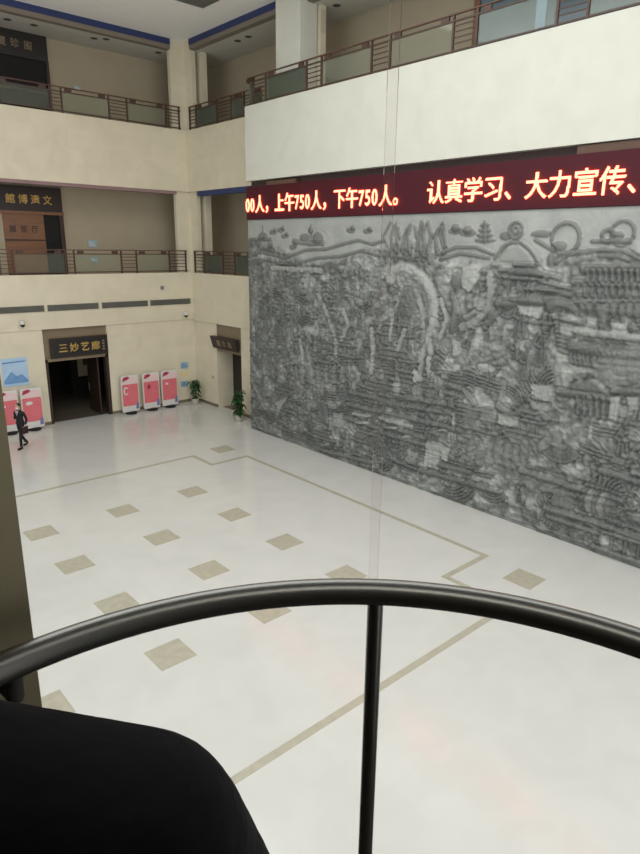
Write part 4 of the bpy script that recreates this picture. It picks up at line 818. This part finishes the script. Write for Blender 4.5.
def facial(head, c, mouth):
    for sx in (-1, 1):
        mb = MB(); ellipsoid(mb, (c[0]+sx*.030, c[1]+.078, c[2]+.012), .015, .011, .009, 10, 8); e = mb.build('eye', M['shirt'], head, True)
        mb = MB(); mb.tube([(c[0]+sx*.014, c[1]+.088, c[2]+.034), (c[0]+sx*.03, c[1]+.086, c[2]+.038), (c[0]+sx*.048, c[1]+.074, c[2]+.032)], .0045, 6); mb.build('eyebrow', M['hair'], head, True)
        mb = MB(); ellipsoid(mb, (c[0]+sx*.030, c[1]+.0865, c[2]+.012), .006, .004, .006, 8, 6); mb.build('iris', M['hair'], head, True)
    if mouth:
        mb = MB(); ellipsoid(mb, (c[0], c[1]+.088, c[2]-.062), .024, .010, .007, 12, 6); mb.build('mouth', M['lip'], head, True)
# --- the walking person: local frame faces +y
wk = thing('person', 'person in a dark suit and white face mask walking past the pink stands', 'person', (-9.13, -2.52, 0), R(90+32))
J = {'pel': ((0, 0, .93), (.135, .10)), 'waist': ((0, .0, 1.08), (.15, .115)), 'chest': ((0, .015, 1.28), (.175, .125)), 'neckb': ((0, .0, 1.43), (.09, .075)), 'neck': ((0, .015, 1.5), .05), 'headb': ((0, .025, 1.56), .05),
     'hipl': ((-.09, 0, .88), .09), 'kneel': ((-.095, .17, .50), .058), 'ankl': ((-.10, .20, .09), .040), 'toel': ((-.11, .37, .035), .032),
     'hipr': ((.09, 0, .88), .09), 'kneer': ((.095, -.06, .48), .058), 'ankr': ((.10, -.32, .13), .040), 'toer': ((.10, -.18, .035), .032),
     'shl': ((-.19, 0, 1.38), .062), 'ell': ((-.25, -.06, 1.11), .046), 'lwrist': ((-.27, .07, .89), .028),
     'shr': ((.19, 0, 1.38), .062), 'elr': ((.25, -.05, 1.13), .046), 'rwrist': ((.13, .20, 1.13), .028)}
Lk = [('pel', 'waist'), ('waist', 'chest'), ('chest', 'neckb'), ('neckb', 'neck'), ('neck', 'headb'), ('pel', 'hipl'), ('hipl', 'kneel'), ('kneel', 'ankl'), ('ankl', 'toel'), ('pel', 'hipr'), ('hipr', 'kneer'), ('kneer', 'ankr'), ('ankr', 'toer'),
      ('chest', 'shl'), ('shl', 'ell'), ('ell', 'lwrist'), ('chest', 'shr'), ('shr', 'elr'), ('elr', 'rwrist')]
JB = dict(J); LB = list(Lk)
for k, s_ in (('pel', .82), ('waist', .8), ('chest', .82), ('neckb', .7), ('hipl', .8), ('hipr', .8), ('kneel', .75), ('kneer', .75), ('ankl', .8), ('ankr', .8), ('shl', .75), ('shr', .75), ('ell', .75), ('elr', .75)):
    r_ = J[k][1]; JB[k] = (J[k][0], tuple(q*s_ for q in r_) if isinstance(r_, tuple) else r_*s_)
hand_joints(JB, LB, 'l', (-.27, .07, .89), (-.05, .25, -1), (.2, 1, .2), .35); hand_joints(JB, LB, 'r', (.13, .20, 1.13), (-1, .5, .1), (0, .2, 1), .5)
body = chain_body('body', JB, LB, M['skin'], wk, 'pel')
suit = {k: v for k, v in J.items() if k not in ('neck', 'headb', 'toel', 'toer', 'lwrist', 'rwrist')}
suit['lcuff'] = ((-.268, .05, .925), .036); suit['rcuff'] = ((.155, .16, 1.13), .036); suit['neckb'] = ((0, .005, 1.44), (.085, .075)); suit['collar'] = ((0, .012, 1.50), (.058, .058)); suit['pel'] = ((0, 0, .93), (.165, .125))
suit['ankl'] = ((-.10, .205, .06), .052); suit['ankr'] = ((.10, -.315, .11), .052)
ls = [q for q in Lk if q[0] in suit and q[1] in suit] + [('ell', 'lcuff'), ('elr', 'rcuff'), ('neckb', 'collar')]
chain_body('suit', suit, ls, M['suit'], wk, 'pel')
for sx, pts in ((-1, [(-.10, .16, .05), (-.105, .27, .05), (-.11, .39, .04)]), (1, [(.10, -.36, .09), (.10, -.26, .05), (.10, -.15, .04)])):
    MB().tube(pts, [.045, .048, .035], 10).build('shoe', M['black'], wk, True)
for a, b in (((-.10, .20, .20), (-.10, .19, .05)), ((.10, -.30, .20), (.10, -.34, .09))): MB().tube([a, b], [.047, .044], 10).build('sock', M['black'], wk, True)
mb = MB(); face_head(mb, (0, .04, 1.61)); hd = mb.build('head', M['skin'], wk, True)
facial(hd, (0, .04, 1.61), False)
mb = MB(); ellipsoid(mb, (0, .02, 1.645), .084, .098, .095, 20, 12, lambda v: Vector((v.x, min(v.y, .075-.6*max(0, -v.z)), max(v.z, -.075)))); mb.build('hair', M['hair'], wk, True)
mb = MB(); ellipsoid(mb, (0, .085, 1.565), .062, .06, .052, 16, 10); mb.build('face_mask', M['shirt'], wk, True)
MB().prism([(-.055, 1.45), (.055, 1.45), (0, 1.27)], lambda a, b, d_: (a, .105+d_+(1.45-b)*.10, b), 0, .02).build('shirt_front', M['shirt'], wk)
MB().box(-.01, .01, .121, .14, 1.28, 1.44).build('tie', M['black'], wk)
b_ = thing('document_folder', 'dark red folder held against the side of the walking person', 'folder', (-9.13, -2.52, 0), R(90+32))
MB().box(-.33, -.30, .0, .28, .62, .9).build('cover', M['bag'], b_); MB().box(-.325, -.305, .01, .275, .625, .905).build('pages', M['shirt'], b_)
# --- the person at the front of the lift cab: local frame faces +y (towards the hall)
LZ = 5.80
pr_ = thing('person', 'person in a black padded jacket close in front at lower left, head out of frame', 'person', (-16.118, -26.612, LZ), R(-36))
J = {'pel': ((0, -.02, .78), (.13, .10)), 'waist': ((0, -.01, .93), (.12, .09)), 'chest': ((0, .02, 1.08), (.13, .09)), 'neckb': ((-.02, .04, 1.23), (.06, .055)), 'neck': ((-.055, .07, 1.31), .045), 'headb': ((-.085, .09, 1.36), .045),
     'hipl': ((-.08, -.02, .74), .085), 'kneel': ((-.09, .02, .42), .055), 'ankl': ((-.09, -.01, .08), .038), 'toel': ((-.10, .14, .03), .03),
     'hipr': ((.08, -.02, .74), .085), 'kneer': ((.09, .02, .42), .055), 'ankr': ((.09, -.01, .08), .038), 'toer': ((.10, .14, .03), .03),
     'shl': ((-.17, .03, 1.18), .05), 'ell': ((-.20, -.03, .93), .042), 'lwrist': ((-.12, .16, .93), .026),
     'shr': ((.17, .03, 1.18), .05), 'elr': ((.26, .05, .95), .042), 'rwrist': ((.12, .22, .94), .026)}
JB = dict(J); LB = list(Lk)
hand_joints(JB, LB, 'l', (-.12, .16, .93), (1, .35, 0), (0, .2, 1), .7, .9); hand_joints(JB, LB, 'r', (.12, .22, .94), (-1, .35, 0), (0, .2, 1), -.7, .9)
chain_body('body', JB, LB, M['skin'], pr_, 'pel')
def blob(name, bones, m, parent, voxel=.012):
    # one continuous padded surface round a set of tapered limbs
    mb = MB()
    for (p0, r0), (p1, r1) in bones:
        p0, p1 = Vector(p0), Vector(p1); n = max(3, int((p1-p0).length/.018))
        for i in range(n+1): ellipsoid(mb, p0.lerp(p1, i/n), *([r0+(r1-r0)*i/n]*3), 16, 10)
    o = mb.build(name, m, parent)
    rm = o.modifiers.new('remesh', 'REMESH'); rm.mode = 'VOXEL'; rm.voxel_size = voxel
    sm = o.modifiers.new('smooth', 'SMOOTH'); sm.iterations = 6; sm.factor = .5
    dg = bpy.context.evaluated_depsgraph_get(); me = bpy.data.meshes.new_from_object(o.evaluated_get(dg))
    o.modifiers.clear(); o.data = me; me.materials.clear(); me.materials.append(m)
    for p_ in me.polygons: p_.use_smooth = True; p_.material_index = 0
    return o
JB_ = []
for x in (-.055, .055):
    JB_ += [(((x, .015, 1.10), .135), ((x*1.1, -.03, .9), .135)), (((x*1.1, -.03, .9), .135), ((x*1.2, -.03, .72), .14))]
JB_ += [(((.02, .01, 1.199), .105), ((.184, .0, 1.156), .108)), (((.184, .0, 1.156), .108), ((.268, .03, .95), .09)), (((.268, .03, .95), .09), ((.16, .19, .94), .055)),
        (((.02, .01, 1.199), .105), ((-.16, .0, 1.165), .10)), (((-.16, .0, 1.165), .10), ((-.2, -.02, .95), .08)), (((-.2, -.02, .95), .08), ((-.14, .13, .93), .052)),
        (((-.03, .045, 1.22), .095), ((-.075, .08, 1.335), .066))]
blob('padded_jacket', JB_, M['jacket'], pr_)
JT = {k: (J[k][0], (J[k][1] if isinstance(J[k][1], float) else .1)*1.18) for k in ('hipl', 'kneel', 'ankl', 'hipr', 'kneer', 'ankr')}; JT['pel'] = ((0, -.02, .78), (.15, .12))
chain_body('trousers', JT, [('pel', 'hipl'), ('hipl', 'kneel'), ('kneel', 'ankl'), ('pel', 'hipr'), ('hipr', 'kneer'), ('kneer', 'ankr')], M['suit'], pr_, 'pel')
for sx in (-1, 1): MB().tube([(sx*.09, -.06, .05), (sx*.095, .06, .05), (sx*.1, .17, .036)], [.042, .045, .034], 10).build('shoe', M['black'], pr_, True)
mb = MB(); face_head(mb, (0, 0, 0)); hd = mb.build('head', M['skin'], pr_, True); facial(hd, (0, 0, 0), True); hd.location = (-.10, .12, 1.41); hd.rotation_euler = (R(-25), R(-10), R(12))
mb = MB(); ellipsoid(mb, (0, -.02, .02), .088, .1, .11, 20, 14, lambda v: Vector((v.x, min(v.y, .07-.8*max(0, -v.z)), v.z))); hr = mb.build('hair', M['hair'], pr_, True); hr.location = hd.location; hr.rotation_euler = hd.rotation_euler

# ------------------------------------------------------------------ the glass lift cab we stand in
LC = Vector((-15.8859, -26.9769, 0)); RG = .82
def arc(r, a0, a1, n): return [(LC.x+r*math.cos(R(a0+(a1-a0)*k/n)), LC.y+r*math.sin(R(a0+(a1-a0)*k/n))) for k in range(n+1)]
def shell(r0, r1, a0, a1, z0, z1, n=24):
    mb = MB(); A_ = arc(r0, a0, a1, n); B_ = arc(r1, a0, a1, n); vs = []
    for (a, b) in zip(A_, B_): vs += [(a[0], a[1], z0), (a[0], a[1], z1), (b[0], b[1], z1), (b[0], b[1], z0)]
    fs = []
    for k in range(n):
        i, j = 4*k, 4*k+4
        for q in range(4): fs.append((i+q, i+(q+1) % 4, j+(q+1) % 4, j+q))
    fs += [(0, 1, 2, 3), (4*n+3, 4*n+2, 4*n+1, 4*n)]
    return mb.add(vs, fs)
CT = 8.3
g1 = shell(RG, RG+.012, 46.1, 89.2, LZ, CT).build('window_2', M['glass'], smooth=True, base=(0, 0, 0)); struct(g1)
g2 = shell(RG, RG+.012, -42, 44.9, LZ, CT, 40).build('window_3', M['glass'], smooth=True, base=(0, 0, 0)); struct(g2)
sl = shell(RG-.002, RG+.014, 44.9, 46.1, LZ, CT, 4).build('trim_5', M['seal'], base=(0, 0, 0)); struct(sl)
struct(shell(RG-.005, RG+.06, 89.2, 150, LZ, CT).build('wall_cab_left', M['steel'], smooth=True, base=(0, 0, 0)))
struct(shell(RG-.005, RG+.06, -59, -42, LZ, CT).build('wall_cab_right', M['steel'], smooth=True, base=(0, 0, 0)))
struct(shell(RG-.005, RG+.06, 150, 301, LZ, CT, 40).build('wall_cab_back', M['cab_dark'], smooth=True, base=(0, 0, 0)))
struct(MB().lathe([(.9, -.15), (.9, 0)], (LC.x, LC.y, LZ), 64).build('floor_cab', M['cab_floor'], base=(0, 0, 0)))
struct(MB().lathe([(.9, 0), (.9, .15)], (LC.x, LC.y, CT), 64).build('ceiling_cab', M['cab_dark'], base=(0, 0, 0)))
RZ = 6.871; RR = .735
h = thing('handrail', 'curved dark steel handrail inside the glass lift, close to the camera', 'handrail', (LC.x, LC.y, LZ))
n = 72; pts = [(RR*math.cos(R(-52+k*180/n)), RR*math.sin(R(-52+k*180/n)), RZ-LZ) for k in range(n+1)]
MB().tube(pts, .0235, 20).build('rail', M['tube'], h, True)
for a in (-20, 45.4, 112):
    c = (RR*math.cos(R(a)), RR*math.sin(R(a)))
    MB().tube([(c[0], c[1], 0), (c[0], c[1], RZ-LZ-.005)], .0145, 16).build('baluster', M['tube'], h, True)
    MB().lathe([(.04, 0), (.04, .012), (.02, .02)], (c[0], c[1], 0), 20).build('foot_flange', M['tube'], h, True)
for a in (93.5, -46):
    ca, sa = math.cos(R(a)), math.sin(R(a))
    MB().tube([(RR*ca, RR*sa, RZ-LZ-.015), (RR*ca, RR*sa, RZ-LZ-.055), ((RG-.03)*ca, (RG-.03)*sa, RZ-LZ-.06), ((RG-.006)*ca, (RG-.006)*sa, RZ-LZ-.06)], .013, 10).build('wall_bracket', M['rubber'], h, True)

cl = thing('cab_fill_lamp', 'added round lamp brightening the lift post and rail, unseen above the camera', 'lamp', (LC.x, LC.y, CT))  # added lamp that brightens the dark post and handrail
MB().lathe([(.27, -.02), (.28, -.01), (.28, 0)], (0, 0, 0), 32).build('rim', M['tube'], cl, True)
MB().lathe([(.25, -.024), (.25, -.012)], (0, 0, 0), 32).build('diffuser', mat('fill_diffuser', (240, 240, 235), .5, emit=(1.0, .96, .86), est=5.5), cl)  # glowing disc of the added lamp
